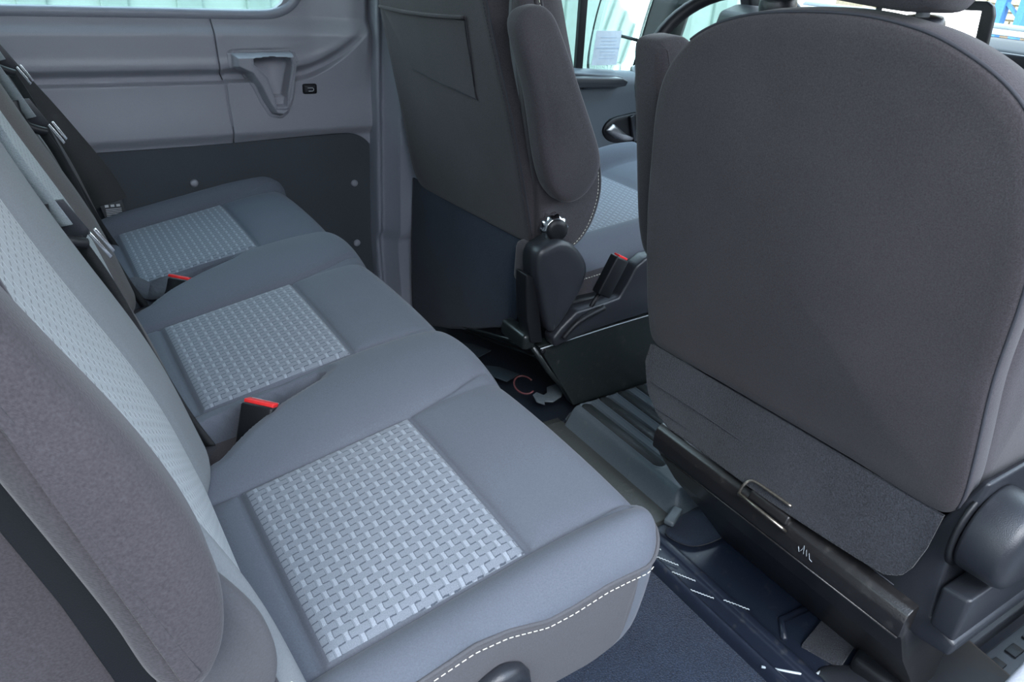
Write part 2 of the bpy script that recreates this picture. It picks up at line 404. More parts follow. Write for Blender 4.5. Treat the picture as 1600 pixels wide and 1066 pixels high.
CUP_OUT = [(0.437, -0.254), (0.560, -0.2515), (0.567, -0.272), (0.562, -0.30), (0.553, -0.345), (0.540, -0.372), (0.528, -0.380), (0.512, -0.376), (0.498, -0.352), (0.484, -0.318), (0.466, -0.289), (0.437, -0.275)]
CUP_IN = [(0.471, -0.2575), (0.510, -0.2545), (0.552, -0.2565), (0.557, -0.272), (0.553, -0.288), (0.546, -0.315), (0.536, -0.362), (0.514, -0.362), (0.506, -0.325), (0.499, -0.297), (0.482, -0.279), (0.471, -0.269)]
def lining(side):
    nu = 220 if side else 190
    n1, n2 = 190, 30
    V = []; F = []
    for i in range(nu):
        u = i / (nu - 1); cols = []
        def X(z):
            xb = 0.402 + (-0.16 - z) * 0.045 + 0.008 * rr(-z, 0.285, 0.315)
            return (xb + 0.0014 + (0.765 - xb - 0.0014) * u) if side else (-0.60 + (xb - 0.0014 + 0.60) * u)
        xm = X(-0.3)
        top = interp(xm, [(0.49, -0.177), (0.52, -0.174), (0.545, -0.167), (0.565, -0.152), (0.578, -0.130), (0.586, -0.10)])
        bot = -0.446 + 0.008 * rr(xm, 0.3, 0.7)
        if xm > 0.68: bot = -0.438 - 0.075 * (1 - math.sqrt(max(0, 1 - ((xm - 0.68) / 0.087) ** 2)))
        mid = min(top, -0.10); hi = 0.45 if xm > 0.586 else mid
        for j in range(n1 + n2):
            z = bot + (mid - bot) * j / (n1 - 1) if j < n1 else mid + (hi - mid) * (j - n1 + 1) / n2
            x = X(max(z, -0.447)); hole = 0.062 if (side and 0.46 < x < 0.57 and -0.37 < z < -0.25 and sdf(x, z, CUP_IN) < 0.001) else 0.0; V.append((x, lining_y(x, z) + hole, z))
        p = V[-(n1 + n2)]; V.append((p[0], p[1] + 0.014, p[2] + 0.002)); 
        p = V[-2]; V.append((p[0], p[1] + 0.02, p[2] - 0.001))
    n = n1 + n2 + 2
    for i in range(nu - 1):
        for j in range(n1 + n2 - 1):
            a = i * n + j; F.append((a, a + 1, a + n + 1, a + n))
        a = i * n; F.append((a, a + n, a + n + n - 2, a + n - 2)); b = i * n + n1 + n2 - 1; F.append((b, b + n, b + n + 2, b + 2))
    e = (nu - 1) * n if not side else 0                        # folded edge along the joint
    k = len(V)
    for j in range(n1): p = V[e + j]; V.append((p[0], p[1] + 0.012, p[2]))
    for j in range(n1 - 1): F.append((e + j, e + j + 1, k + j + 1, k + j))
    return V, F
wl_root = thing('wall_left', (0.1, 1.8, FLOOR), kind='structure')
obj('upper_lining', lining(0), TRIM, wl_root); obj('upper_lining', lining(1), TRIM, wl_root)
obj('joint_backing', box((0.408, 1.80, -0.325), (0.05, 0.006, 0.25)), BLK, wl_root, smooth=False)
obj('lower_lining', grid(lambda u, v: (-0.6 + 1.42 * u, 1.783 + 0.012 * rr(-(-0.97 + 0.56 * v), 0.9, 0.97), -0.97 + 0.56 * v), 30, 20), LOWP, wl_root)
obj('outer_skin', box((-0.05, 1.835, -0.62), (1.5, 0.02, 0.90)), TRIM, wl_root, smooth=False)
obj('upper_panel', box((0.10, 1.835, 0.52), (1.9, 0.06, 0.14)), TRIM, wl_root, smooth=False)
# window 1
w1 = thing('window_1', (0.0, 1.80, -0.16), kind='structure')
def rim(outline, ax_y, r):
    return tube([(p[0], ax_y, p[1]) for p in outline], r, seg=10)
rimp = cr([(-0.6, -0.175), (-0.1, -0.175), (0.30, -0.176), (0.48, -0.177), (0.545, -0.172), (0.585, -0.150), (0.604, -0.110), (0.61, -0.03), (0.615, 0.2), (0.62, 0.45)], 8)
obj('window_frame', rim([(p.x, p.y) for p in [Vector((q[0], q[1])) for q in rimp]], 1.797, 0.011), TRIM2, w1)
obj('pane', box((0.0, 1.815, 0.14), (1.24, 0.004, 0.66)), GLASS, w1, smooth=False)

# B pillar
def pillar():
    prof = [(0.752, 1.79), (0.754, 1.752), (0.757, 1.741), (0.763, 1.740), (0.775, 1.748), (0.790, 1.722), (0.797, 1.706), (0.806, 1.699), (0.86, 1.702), (0.90, 1.71), (0.95, 1.74), (0.97, 1.80)]
    pr = cr([(p[0], p[1], 0) for p in prof], 6)
    def fn(u, v):
        p = pr[int(round(v * (len(pr) - 1)))]
        z = -0.97 + 1.5 * u
        off = -0.028 * rr(-z, 0.10, 0.60) * 0 + 0.05 * rr(-z, 0.70, 0.97)
        lean = -0.03 * (z + 0.5)
        return (p.x + off * 0.3 - lean * 0.2, p.y + 0.012 * rr(-z, 0.695, 0.70), z)
    return grid(fn, 120, len(pr))
tp = thing('trim_1', (0.85, 1.75, FLOOR), kind='structure')
obj('pillar_cover', pillar(), TRIM2, tp)

# front door, left side of vehicle
d1 = thing('door_1', (1.5, 1.9, FLOOR), kind='structure')
def door_panel():
    # cross-section (y, z): sill at the glass, rounded shoulder, panel face, pocket
    sec = cr([(1.935, -0.325, 0), (1.90, -0.318, 0), (1.862, -0.322, 0), (1.84, -0.338, 0), (1.835, -0.37, 0), (1.838, -0.42, 0), (1.832, -0.50, 0), (1.825, -0.56, 0), (1.835, -0.60, 0), (1.87, -0.63, 0), (1.88, -0.70, 0), (1.86, -0.80, 0), (1.86, -0.97, 0)], 8)
    def fn(u, v):
        p = sec[int(round(v * (len(sec) - 1)))]
        x = 0.96 + 1.2 * u
        return (x, p.x, p.y - 0.055 * (x - 1.4) * 1.0)
    return grid(fn, 60, len(sec))
obj('door_card', door_panel(), DOORM, d1)
obj('handle_bezel', pad(cr([(1.545, -0.50, 0), (1.565, -0.468, 0), (1.62, -0.455, 0), (1.74, -0.452, 0), (1.75, -0.54, 0), (1.68, -0.548, 0), (1.58, -0.535, 0)], 6, True), lambda a, b, d: (a, 1.842 - d, b), [(0.0, 0.0), (0.0, 0.012), (0.003, 0.015)], inner=3), BLK, d1)
hb = obj('inner_handle', pad(cr([(1.555, -0.50, 0), (1.575, -0.478, 0), (1.60, -0.49, 0), (1.64, -0.515, 0), (1.68, -0.53, 0), (1.62, -0.532, 0)], 6, True), lambda a, b, d: (a, 1.828 - d, b), [(0.0, 0.0), (0.0, 0.006), (0.004, 0.010)], crown1=0.004, inner=3), STEEL, d1, label='satin silver pull handle')
obj('bezel_divider', box((1.66, 1.822, -0.495), (0.016, 0.012, 0.085), 0.003, Matrix.Rotation(math.radians(-20), 4, 'Y')), BLKS, d1)
obj('lock_button', lathe([(0.004, 0), (0.004, 0.006), (0.002, 0.007)], (1.705, 1.825, -0.475), (0, -1, 0), 12), CHR, d1)
obj('lock_button', lathe([(0.004, 0), (0.004, 0.006), (0.002, 0.007)], (1.705, 1.825, -0.515), (0, -1, 0), 12), CHR, d1)
obj('top_tray', prism([(1.30, -0.327), (1.575, -0.338), (1.598, -0.348), (1.59, -0.362), (1.30, -0.362)], 'y', 1.80, 1.858, 0.004), BLKS, d1, label='dark recessed tray along the door top')
obj('tray_lip', tube(cr([(1.28, 1.838, -0.318), (1.45, 1.838, -0.330), (1.585, 1.840, -0.341), (1.608, 1.842, -0.352), (1.60, 1.838, -0.366), (1.45, 1.832, -0.366)], 6), 0.005), DOORM, d1)
obj('demist_vent', lathe([(0.055, 0), (0.06, 0.004), (0.05, 0.010), (0.035, 0.004), (0.01, 0.002)], (1.735, 1.87, -0.345), (0, -0.35, 1), 28), BLKS, d1)
obj('glass_divider', box((1.472, 1.905, -0.05), (0.026, 0.016, 0.62), 0.003, Matrix.Rotation(math.radians(-2), 4, 'Y')), BLK, d1)
obj('front_frame', box((2.10, 1.90, 0.02), (0.05, 0.05, 0.85), 0.01, Matrix.Rotation(math.radians(-28), 4, 'Y')), BLK, d1)
obj('rear_frame', box((1.02, 1.86, 0.02), (0.07, 0.06, 0.8), 0.01), TRIM2, d1)
obj('pane', box((1.55, 1.912, -0.02), (1.15, 0.004, 0.68)), GLASS, d1, smooth=False)
mk = []
for k, wd in enumerate((0.010, 0.022, 0.014, 0.020, 0.026, 0.018)):
    mk.append(box((1.414, 1.908, -0.258 - 0.008 * k), (wd, 0.001, 0.0022)))
obj('glass_marking', join(*mk), mat('grey_etch', (0.25, 0.33, 0.31), 0.7, None, 50, 0, 0.05), d1, smooth=False)

# cup holder bay in the far lining
def cupholder():
    out, inn = CUP_OUT, CUP_IN
    x0, x1, z0, z1 = 0.415, 0.590, -0.405, -0.235
    def fn(u, v):
        x = x0 + (x1 - x0) * u; z = z0 + (z1 - z0) * v
        do = sdf(x, z, out); di = sdf(x, z, inn)
        top = rr(z, -0.38, -0.26)
        b = 0.030 * (1 - rr(do, -0.004, 0.007)) + 0.008 * math.exp(-max(0, do) / 0.012) * (0 if z > -0.25 else 1)
        y = lining_y(x, z) if do > 0.006 else 1.772
        y -= b
        if di < 0:
            cx = 0.517 + (z + 0.26) * -0.06; rad = 0.036 + 0.010 * rr(z, -0.36, -0.26)
            q = max(0.0, rad ** 2 - (x - cx) ** 2)
            yi = 1.746 + math.sqrt(q) * 0.95
            if z < -0.342: yi = 1.752
            y = 1.742 + (yi - 1.742) * rr(-di, 0.0, 0.0035)
        else:
            y -= 0.0030 * math.exp(-(di / 0.003) ** 2)
        if do > 0.012: y += 0.004
        return (x, y, z)
    return grid(fn, 150, 146)
tag(obj('cup_holder', cupholder(), TRIM), 'moulded grey cup holder pocket on the far side wall', 'cup holder')
us = thing('usb_socket', (0.602, 1.77, -0.345), 'small black charging socket right of the cup holder', 'socket')
us_r = Matrix.Identity(4)
obj('body', box((0.602, 1.769, -0.330), (0.033, 0.012, 0.022), 0.004), BLK, us)
obj('recess', box((0.602, 1.7625, -0.330), (0.024, 0.002, 0.013), 0.0008), BLKS, us)
obj('port_outline', join(tube([(0.595, 1.761, -0.327), (0.607, 1.761, -0.327), (0.609, 1.761, -0.329), (0.609, 1.761, -0.332), (0.607, 1.761, -0.334), (0.597, 1.761, -0.334)], 0.0008, seg=6)), PRINT, us, label='white outlined port symbol')
for k, (x, z, lab) in enumerate(((0.327, -0.529, 'small grey screw cap beside the far seat cushion'), (0.709, -0.567, 'small grey screw cap high on the slate lining behind the tilted seat back'), (0.711, -0.728, 'small grey screw cap low on the slate lining near the pillar foot'))):
    tag(obj('screw_cap', lathe([(0.009, 0), (0.009, 0.003), (0.0065, 0.007), (0.002, 0.008)], (x, 1.783, z), (0, -1, 0), 18), TRIM), lab, 'screw cap', 'screw caps on the lower wall lining')
tag(obj('screw_cap', lathe([(0.0025, 0), (0.0022, 0.001), (0.001, 0.0015)], (0.412, 1.772, -0.283), (0, -1, 0), 12), PRINT), 'tiny pale plug in the wall groove near the panel joint', 'screw cap')

# ---- floor pieces ahead of the bench
fp = thing('trim_2', (1.0, 0.6, FLOOR), kind='structure')
def tray():
    prof = [(0.800, -0.985), (0.802, -0.955), (0.808, -0.945), (0.815, -0.950), (0.822, -0.951), (0.840, -0.951), (0.846, -0.944), (0.858, -0.944), (0.866, -0.952), (0.90, -0.953), (0.96, -0.953), (1.02, -0.948), (1.10, -0.92), (1.16, -0.87)]
    pr = cr([(p[0], 0, p[1]) for p in prof], 5)
    def fn(u, v):
        p = pr[int(round(u * (len(pr) - 1)))]; y = 0.30 + 0.44 * v
        return (p.x, y, p.z)
    return grid(fn, len(pr), 40)
obj('floor_tray', tray(), NAVYP, fp)
for k, (a, b) in enumerate((((0.819, 0.712), (0.833, 0.686)), ((0.812, 0.681), (0.834, 0.642)), ((0.813, 0.636), (0.834, 0.600)), ((0.811, 0.591), (0.833, 0.556)), ((0.842, 0.543), (0.864, 0.507)))):
    pts = []
    for i in range(17):
        t = i / 16; pts.append((a[0] + (b[0] - a[0]) * t + (0.0012 if i % 2 else -0.0012), a[1] + (b[1] - a[1]) * t, -0.9475 + (0.004 if k == 4 else 0)))
    obj('tread_mark', tube(pts, 0.0010, seg=5), SERR, fp, label='pale serrated scuffed tread edge')
obj('bright_edge', tube([(0.800, 0.424, -0.952), (0.856, 0.372, -0.951), (0.874, 0.372, -0.951)], 0.0022, seg=6), SERR, fp, label='bright metal edge at the tray end')
obj('tray_ridge', tube([(1.02, 0.46, -0.948), (0.90, 0.47, -0.952), (0.872, 0.44, -0.951)], 0.006, seg=8), NAVYP, fp)
obj('felt_patch', prism([(0.885, 0.418), (1.04, 0.452), (1.08, 0.405), (0.905, 0.36)], 'z', -0.953, -0.944, 0.002), FELT, fp)
obj('cable_cover', prism([(0.91, 0.352), (0.99, 0.372), (1.12, 0.33), (1.10, 0.20), (0.93, 0.20)], 'z', -0.955, -0.92, 0.01), BLK, fp)
struct('floor_2', box((1.55, 0.95, -1.02), (1.5, 1.85, 0.06)), NAVYP, smooth=False).name = 'floor_front'
# ledge and ribbed platform between the front seats
fl = thing('trim_3', (0.95, 0.9, FLOOR), kind='structure')
obj('ledge', prism([(0.80, -0.985), (0.80, -0.955), (0.850, -0.945), (0.915, -0.945), (0.96, -0.985)], 'y', 0.742, 1.12, 0.002), OLIVE, fl)
def plateau():
    def top(x, y):
        z = -0.90
        ex = rr(x, 0.904, 0.940); z = -0.953 + (z + 0.953) * ex ** 0.7
        ey = rr(y, 0.728, 0.762); z = -0.96 + (z + 0.96) * ey ** 0.6
        z -= 0.03 * rr(y, 1.085, 1.10)
        for (ax, ay, bx, by) in RIBS:
            d = segd(x, y, (ax, ay), (bx, by))
            z -= 0.0035 * (1 - rr(d, 0.0130, 0.0152)); z += 0.002 * math.exp(-((d - 0.0170) / 0.0016) ** 2)
        return z
    return grid(lambda u, v: (0.90 + 0.70 * u, 0.705 + 0.40 * v, top(0.90 + 0.70 * u, 0.705 + 0.40 * v)), 320, 180)
RIBS = [(0.958, 1.072, 0.958, 0.842), (1.012, 1.076, 1.012, 0.800), (1.068, 1.078, 1.068, 0.800), (1.124, 1.078, 1.124, 0.800), (1.180, 1.078, 1.180, 0.800)]
obj('raised_platform', plateau(), MATP, fl)
for (ax, ay, bx, by) in RIBS:
    n = 10; o = []
    for k in range(n + 1): an = math.pi * k / n; o.append((ax + 0.0130 * math.cos(an), ay + 0.0130 * math.sin(an)))
    for k in range(n + 1): an = math.pi + math.pi * k / n; o.append((bx + 0.0130 * math.cos(an), by + 0.0130 * math.sin(an)))
    obj('ribbed_inlay', prism(o, 'z', -0.907, -0.9022), MATD, fl)
obj('rounded_flap', pad(cr([(0.87, 0.715, 0), (0.93, 0.735, 0), (1.01, 0.735, 0), (1.02, 0.68, 0), (0.96, 0.655, 0), (0.89, 0.665, 0)], 6, True), lambda a, b, d: (a, b, -0.948 + d), [(0, 0), (0, 0.004), (0.003, 0.006)], crown1=0.002, inner=4), SKIRT, fl, label='black half-round flap at the platform end')
obj('clip', box((0.895, 0.725, -0.925), (0.05, 0.02, 0.012), 0.004, Matrix.Rotation(math.radians(25), 4, 'Z')), MATP, fl)

# ================================================================== REAR BENCH
bench = thing('bench_seat', (0.30, 1.05, FLOOR), 'light grey three-place rear bench with woven inserts', 'bench seat')
PITCH = 0.46; YI = [0.452, 0.912, 1.372]; WI = 0.279; XI0, XI1 = 0.138, 0.354
YN, YF = 0.385, 1.722
def seam_lines():
    L = []
    for k, y0 in enumerate(YI):
        y1 = y0 + WI
        L.append([(0.04, y0 - 0.01), (XI0, y0), (XI1, y0), (0.42, y0 - 0.004), (0.47, y0 - 0.012)])
        L.append([(0.04, y1 + 0.004), (XI0, y1), (XI1, y1), (0.42, y1 + 0.010), (0.478, y1 + 0.026)])
        L.append([(XI0, y0), (XI0, y1)]); L.append([(XI1, y0), (XI1, y1)])
    return L
SEAMS = seam_lines()
def slot_poly(dy): return [(0.06, 0.775 + dy), (0.135, 0.790 + dy), (0.175, 0.818 + dy), (0.226, 0.846 + dy), (0.285, 0.868 + dy), (0.300, 0.882 + dy), (0.293, 0.894 + dy), (0.245, 0.899 + dy), (0.150, 0.884 + dy), (0.06, 0.870 + dy)]
SLOTS = [slot_poly(0), slot_poly(0.465)]
PZ = [(0.05, -0.59), (0.12, -0.573), (0.20, -0.556), (0.25, -0.543), (0.285, -0.544), (0.33, -0.556), (0.36, -0.554), (0.40, -0.546), (0.44, -0.545), (0.47, -0.545)]
def xfront(y):
    if y < 0.455: t = (0.455 - y) / 0.07; return 0.497 - 0.055 * (1 - math.sqrt(max(0, 1 - t * t)))
    if y > 1.66: t = (y - 1.66) / 0.062; return 0.497 - 0.05 * (1 - math.sqrt(max(0, 1 - t * t)))
    return 0.497
def H(x, y, seams=True):
    b = -0.580 + 0.189 * (x - 0.138)
    if x > 0.35: b -= 0.189 * (x - 0.35) ** 2 * 3.2
    # bolsters between the inserts
    e = 9
    bol = 0.0
    edges = [(YN - 0.004, YI[0]), (YI[0] + WI, YI[1]), (YI[1] + WI, YI[2]), (YI[2] + WI, YF + 0.004)]
    for k, (a, c) in enumerate(edges):
        if a <= y <= c:
            t = (y - a) / (c - a)
            if k == 0: s = math.sin(math.pi * min(1, max(0, (t * 0.94 + 0.06)))) ** 0.65; bol = 0.020 * s
            elif k == 3: s = math.sin(math.pi * min(1, t)) ** 0.6; bol = 0.026 * s
            else: bol = 0.020 * math.sin(math.pi * t) ** 0.75
    b += bol * (0.25 + 0.75 * rr(x, 0.02, 0.16)) 
    for y0 in YI:
        if y0 < y < y0 + WI:
            t = (y - y0) / WI
            if x > XI1: b += 0.008 * math.sin(math.pi * t) ** 0.5 * math.sin(math.pi * min(1, max(0, (x - XI1) / 0.20))) ** 0.6
            elif x > XI0: b += 0.003 * math.sin(math.pi * t) ** 0.5
    # front roll
    xf = xfront(y); r = 0.040
    if x > xf - r:
        t = (x - (xf - r)) / r; b -= 0.030 * (1 - math.sqrt(max(0, 1 - min(1, t) ** 2)))
    # near-end shoulder down to the piping
    if y < 0.425:
        t = (0.425 - y) / (0.425 - YN); pz = interp(x, PZ); k = 1 - math.sqrt(max(0, 1 - t * t)); b = b * (1 - k) + pz * k
    if y > 1.69:
        t = (y - 1.69) / (YF - 1.69); b -= 0.035 * (1 - math.sqrt(max(0, 1 - t * t)))
    if seams:
        if 0.03 < x < 0.485:
            d = 1
            for ln in SEAMS:
                if min(p[1] for p in ln) - 0.02 < y < max(p[1] for p in ln) + 0.02 and min(p[0] for p in ln) - 0.02 < x < max(p[0] for p in ln) + 0.02:
                    for p, q in zip(ln, ln[1:]): d = min(d, segd(x, y, p, q))
            b -= 0.0045 * math.exp(-(d / 0.0032) ** 2) + 0.003 * math.exp(-(d / 0.012) ** 2)
        for sp in SLOTS:
            if sp[0][1] - 0.02 < y < sp[7][1] + 0.02 and x < 0.32:
                s = sdf(x, y, sp)
                b -= 0.075 * (1 - rr(s, -0.007, 0.002)) + 0.006 * (1 - rr(s, 0.0, 0.018))
    return b
def cushion():
    ys = []; y = YN
    while y < YF:
        ys.append(y); y += 0.0011 if (y < 0.43) else 0.0028
    ys.append(YF)
    V = []; F = []; nx = 190
    for y in ys:
        xf = xfront(y); xr = 0.045; row = []
        row.append((xr, -0.67)); row.append((xr - 0.004, -0.63))
        for i in range(nx):
            x = xr + (xf - 0.0 - xr) * (i / (nx - 1)) ** 0.93
            row.append((x, H(min(x, xf), y)))
        zt = row[-1][1]
        for t in (0.12, 0.28, 0.45, 0.62, 0.8, 0.92): row.append((xf + 0.004 * math.sin(math.pi * t) - 0.010 * t, zt + (-0.635 - zt) * t))
        for an in (15, 35, 55, 75, 90): a = math.radians(an); row.append((xf - 0.010 - 0.045 * (1 - math.cos(a)), -0.630 - 0.022 * math.sin(a)))
        row.append((0.30, -0.655)); row.append((0.12, -0.66))
        V += [(p[0], y, p[1]) for p in row]
    n = len(row)
    for i in range(len(ys) - 1):
        for j in range(n):
            F.append((i * n + j, i * n + (j + 1) % n, (i + 1) * n + (j + 1) % n, (i + 1) * n + j))
    # vertical near-end panel: split into strips by columns
    return V, F, n, len(ys)
V, F, n, ny = cushion()
# near-end panel: fan down from the top edge to the bottom edge
def end_panel(row0, y, out):
    top = V[row0 * n + 1: row0 * n + n - 2]
    xs = [p[0] for p in top]
    k = len(V); bot = []
    for p in top:
        x = p[0]; zb = interp(x, [(0.04, -0.67), (0.12, -0.66), (0.30, -0.655), (0.39, -0.652), (0.42, -0.642), (0.445, -0.61)])
        bot.append((x, zb))
    m_ = 6
    for a, b in zip(top, bot):
        for j in range(1, m_ + 1):
            t = j / m_; V.append((a[0], y + out * math.sin(math.pi * t) * 0.6, a[2] + (min(b[1], a[2]) - a[2]) * t))
    for i in range(len(top) - 1):
        F.append((row0 * n + 1 + i, row0 * n + 2 + i, k + (i + 1) * m_, k + i * m_))
        for j in range(m_ - 1):
            F.append((k + i * m_ + j, k + (i + 1) * m_ + j, k + (i + 1) * m_ + j + 1, k + i * m_ + j + 1))
end_panel(ny - 1, YF, 0.004)
obj('seat_cushion', (V, F), LIGHTF, bench)
def near_panel():
    top = V[1:n - 12]; xf = xfront(YN); V2 = []; F2 = []; m_ = 10
    low = [(0.04, -0.67), (0.12, -0.66), (0.30, -0.655), (xf - 0.055, -0.652), (xf - 0.042, -0.650), (xf - 0.022, -0.6435), (xf - 0.012, -0.635), (xf - 0.008, -0.60), (xf, top[-1][2])]
    for p in top:
        zb = interp(p[0], low)
        for j in range(m_ + 1):
            t = j / m_; V2.append((p[0], YN - 0.0015 - 0.005 * math.sin(math.pi * t) * (1 - ((p[0] - 0.2) / 0.26) ** 2) - 0.010 * math.exp(-((p[0] - 0.20) / 0.05) ** 2) * t * t, p[2] + (min(zb, p[2]) - p[2]) * t))
    for i in range(len(top) - 1):
        for j in range(m_): F2.append((i * (m_ + 1) + j, (i + 1) * (m_ + 1) + j, (i + 1) * (m_ + 1) + j + 1, i * (m_ + 1) + j + 1))
    return V2, F2
rowN = [(p[0] * 0.9995, YN - 0.0006, p[2]) for p in V[:n]]
obj('end_panel', join(near_panel(), (rowN, [tuple(range(n))])), MIDF, bench)
for y0 in YI:
    nu, nv = 70, 90
    fn = lambda u, v: (XI0 + 0.0015 + (XI1 - XI0 - 0.003) * u, y0 + 0.0015 + (WI - 0.003) * v, H(XI0 + (XI1 - XI0) * u, y0 + WI * v) + 0.0012 + (0.0 if 0.01 < u < 0.99 and 0.01 < v < 0.99 else -0.001))
    vf = grid(fn, nu, nv)
    obj('seat_insert', vf, INS, bench, uv=[(p[0], p[1]) for p in vf[0]], label='light patterned woven seat panel')
for sp in SLOTS:
    obj('buckle_pocket', prism([(p[0] * 1.0, p[1]) for p in sp], 'z', -0.66, -0.612, 0.002), MIDF if False else DARKF, bench, label='dark lined buckle pocket')
# piping and stitching along the near end
pip = [Vector((x, YN - 0.0005, H(x, YN, False) - 0.0005)) for x in [0.08 + 0.345 * i / 60 for i in range(61)] if x < xfront(YN) - 0.006]
for i in range(1, 26):
    y = YN + 0.085 * (i / 25) ** 1.6; pip.append(Vector((xfront(y) + 0.0015, y - 0.001, H(xfront(y), y, False) - 0.001)))
obj('piping', tube([(p.x, p.y, p.z - 0.001) for p in pip], 0.0022), MIDF, bench)
obj('stitching', dashes([(p.x - 0.0005, p.y - 0.0030, p.z - 0.0066) for p in pip if p.y < YN + 0.004], 0.00055, 0.0045, 0.0025), THREAD, bench, label='cream double stitching')
obj('bench_frame', join(box((0.27, 1.06, -0.70), (0.36, 1.20, 0.07), 0.01), box((0.14, 1.06, -0.83), (0.05, 1.1, 0.27), 0.01), *[box((0.26, yy, -0.85), (0.28, 0.03, 0.24), 0.006) for yy in (0.55, 1.05, 1.6)]), BLK, bench)
obj('release_handle', tube(cr([(0.25, 0.376, -0.60), (0.275, 0.372, -0.585), (0.295, 0.376, -0.60), (0.30, 0.378, -0.625)], 6), 0.011), BLKS, bench)
obj('seat_runner', box((0.345, 0.45, -0.935), (0.10, 0.03, 0.05), 0.006), BLK, bench)

# backrests
def BX(z): return 0.105 - 0.335 * (z + 0.585)
def backrest(y0, y1, ins, zlo=-0.600, zhi=0.03, nearb=0.018, farb=0.020):
    def front(y, z):
        x = BX(z)
        iy0, iy1 = ins
        b = 0
        if y < iy0: b = nearb * math.sin(math.pi * min(1, (y - y0 + 0.012) / (iy0 - y0 + 0.012))) ** 0.7
        elif y > iy1: b = farb * math.sin(math.pi * min(1, max(0, (y1 - y + 0.012) / (y1 - iy1 + 0.012)))) ** 0.7
        d = min(abs(y - iy0), abs(y - iy1)); b -= 0.004 * math.exp(-(d / 0.004) ** 2)
        r = 0.030
        e = min(y - y0, y1 - y)
        if e < r: b -= 0.030 * (1 - math.sqrt(max(0, 1 - (1 - e / r) ** 2)))
        if z < zlo + 0.05: b -= 0.05 * (1 - math.sqrt(max(0, 1 - (1 - (z - zlo) / 0.05) ** 2)))
        b += 0.014 * math.exp(-((z + 0.42) / 0.13) ** 2)
        return x + b
    ys = [y0 + (y1 - y0) * (0.5 - 0.5 * math.cos(math.pi * i / 120)) * 1.0 for i in range(121)]
    def fn(u, v):
        z = zlo + (zhi - zlo) * u
        k = int(round(v * 260))
        if k <= 120: y = ys[k]; return (front(y, z), y, z)
        if k <= 140: t = (k - 120) / 20; return (front(y1, z) * (1 - t) + (BX(z) - 0.11) * t, y1 + 0.002 * math.sin(math.pi * t), z)
        if k <= 240: t = (k - 140) / 100; y = y1 + (y0 - y1) * t; return (BX(z) - 0.11 - 0.01 * math.sin(math.pi * t), y, z)
        t = (k - 240) / 20; return ((BX(z) - 0.11) * (1 - t) + front(y0, z) * t, y0 - 0.002 * math.sin(math.pi * t), z)
    vf = grid(fn, 110, 260, cv=False)
    V, F = vf; nv = 260
    for i in range(109): F.append((i * nv + nv - 1, i * nv, (i + 1) * nv, (i + 1) * nv + nv - 1))
    F.append(tuple(range(nv))); F.append(tuple(109 * nv + k for k in range(nv)))
    return (V, F), front
BR = [(0.398, 0.852, (0.440, 0.725)), (0.872, 1.312, (0.935, 1.245)), (1.332, 1.735, (1.39, 1.65))]
for k, (a, b, ins) in enumerate(BR):
    vf, fr = backrest(a, b, ins)
    o = obj('backrest', vf, BACKF if k == 0 else WARMF, bench, label=('light grey near backrest' if k == 0 else None))
    nu, nv = 60, 40
    g = grid(lambda u, v: (fr(ins[0] + 0.003 + (ins[1] - ins[0] - 0.006) * v, -0.575 + 0.59 * u) + 0.0022, ins[0] + 0.002 + (ins[1] - ins[0] - 0.004) * v, -0.575 + 0.59 * u), nu, nv)
    obj('backrest_insert', g, INSB, bench, uv=[(p[1], p[2]) for p in g[0]], label='light patterned woven backrest panel')
# near side of the near backrest: dark side panel, fold-up armrest and pivot cover
def fy(y): return lambda a, b, d: (a, y - d, b)
side = cr([(-0.075, 0.02, 0), (0.0, -0.22, 0), (0.060, -0.40, 0), (0.090, -0.52, 0), (0.094, -0.585, 0), (0.04, -0.62, 0), (-0.03, -0.60, 0), (-0.07, -0.40, 0), (-0.15, -0.10, 0), (-0.19, 0.02, 0)], 6, True)
obj('side_panel', pad(side, fy(0.399), [(0, 0), (0, 0.006), (0.004, 0.009)], crown1=0.002, inner=4), DARKF, bench, label='charcoal side panel of the near backrest')
arm = [(-0.080, 0.02, 0), (-0.026, -0.13, 0), (0.022, -0.235, 0), (0.044, -0.300, 0), (0.051, -0.350, 0), (0.042, -0.395, 0), (0.022, -0.412, 0), (0.004, -0.390, 0), (-0.008, -0.335, 0), (-0.030, -0.256, 0), (-0.050, -0.19, 0), (-0.095, -0.07, 0), (-0.128, 0.02, 0)]
obj('armrest', pad(relax(cr(arm, 8, True), 0.005, 14), fy(0.388), [(0.010, 0), (0.003, 0.003), (0.0, 0.010), (0.0, 0.036), (0.0015, 0.043), (0.005, 0.049), (0.011, 0.0525), (0.018, 0.0545), (0.024, 0.0552)], crown1=0.0015, inner=8), DARKF, bench, label='charcoal folded-up armrest')
piv = [(0.030, -0.33, 0), (0.072, -0.40, 0), (0.083, -0.455, 0), (0.070, -0.500, 0), (0.045, -0.525, 0), (0.018, -0.52, 0), (0.008, -0.46, 0), (0.012, -0.36, 0)]
obj('pivot_cover', pad(cr(piv, 8, True), fy(0.392), [(0.002, 0), (0, 0.004), (0.0, 0.012), (0.004, 0.017)], crown1=0.004, inner=5), MIDF, bench)
obj('gap_shade_strip', prism([(-0.128, 0.02), (-0.093, -0.07), (-0.048, -0.19), (-0.028, -0.256), (-0.006, -0.335), (0.008, -0.39), (0.012, -0.45), (-0.012, -0.43), (-0.030, -0.345), (-0.052, -0.262), (-0.074, -0.19), (-0.118, -0.07), (-0.150, 0.02)], 'y', 0.382, 0.391, 0.001), BLK, bench, label='black strip painted for the shade in the gap behind the armrest')  # black strip stands in for the shade between armrest and backrest
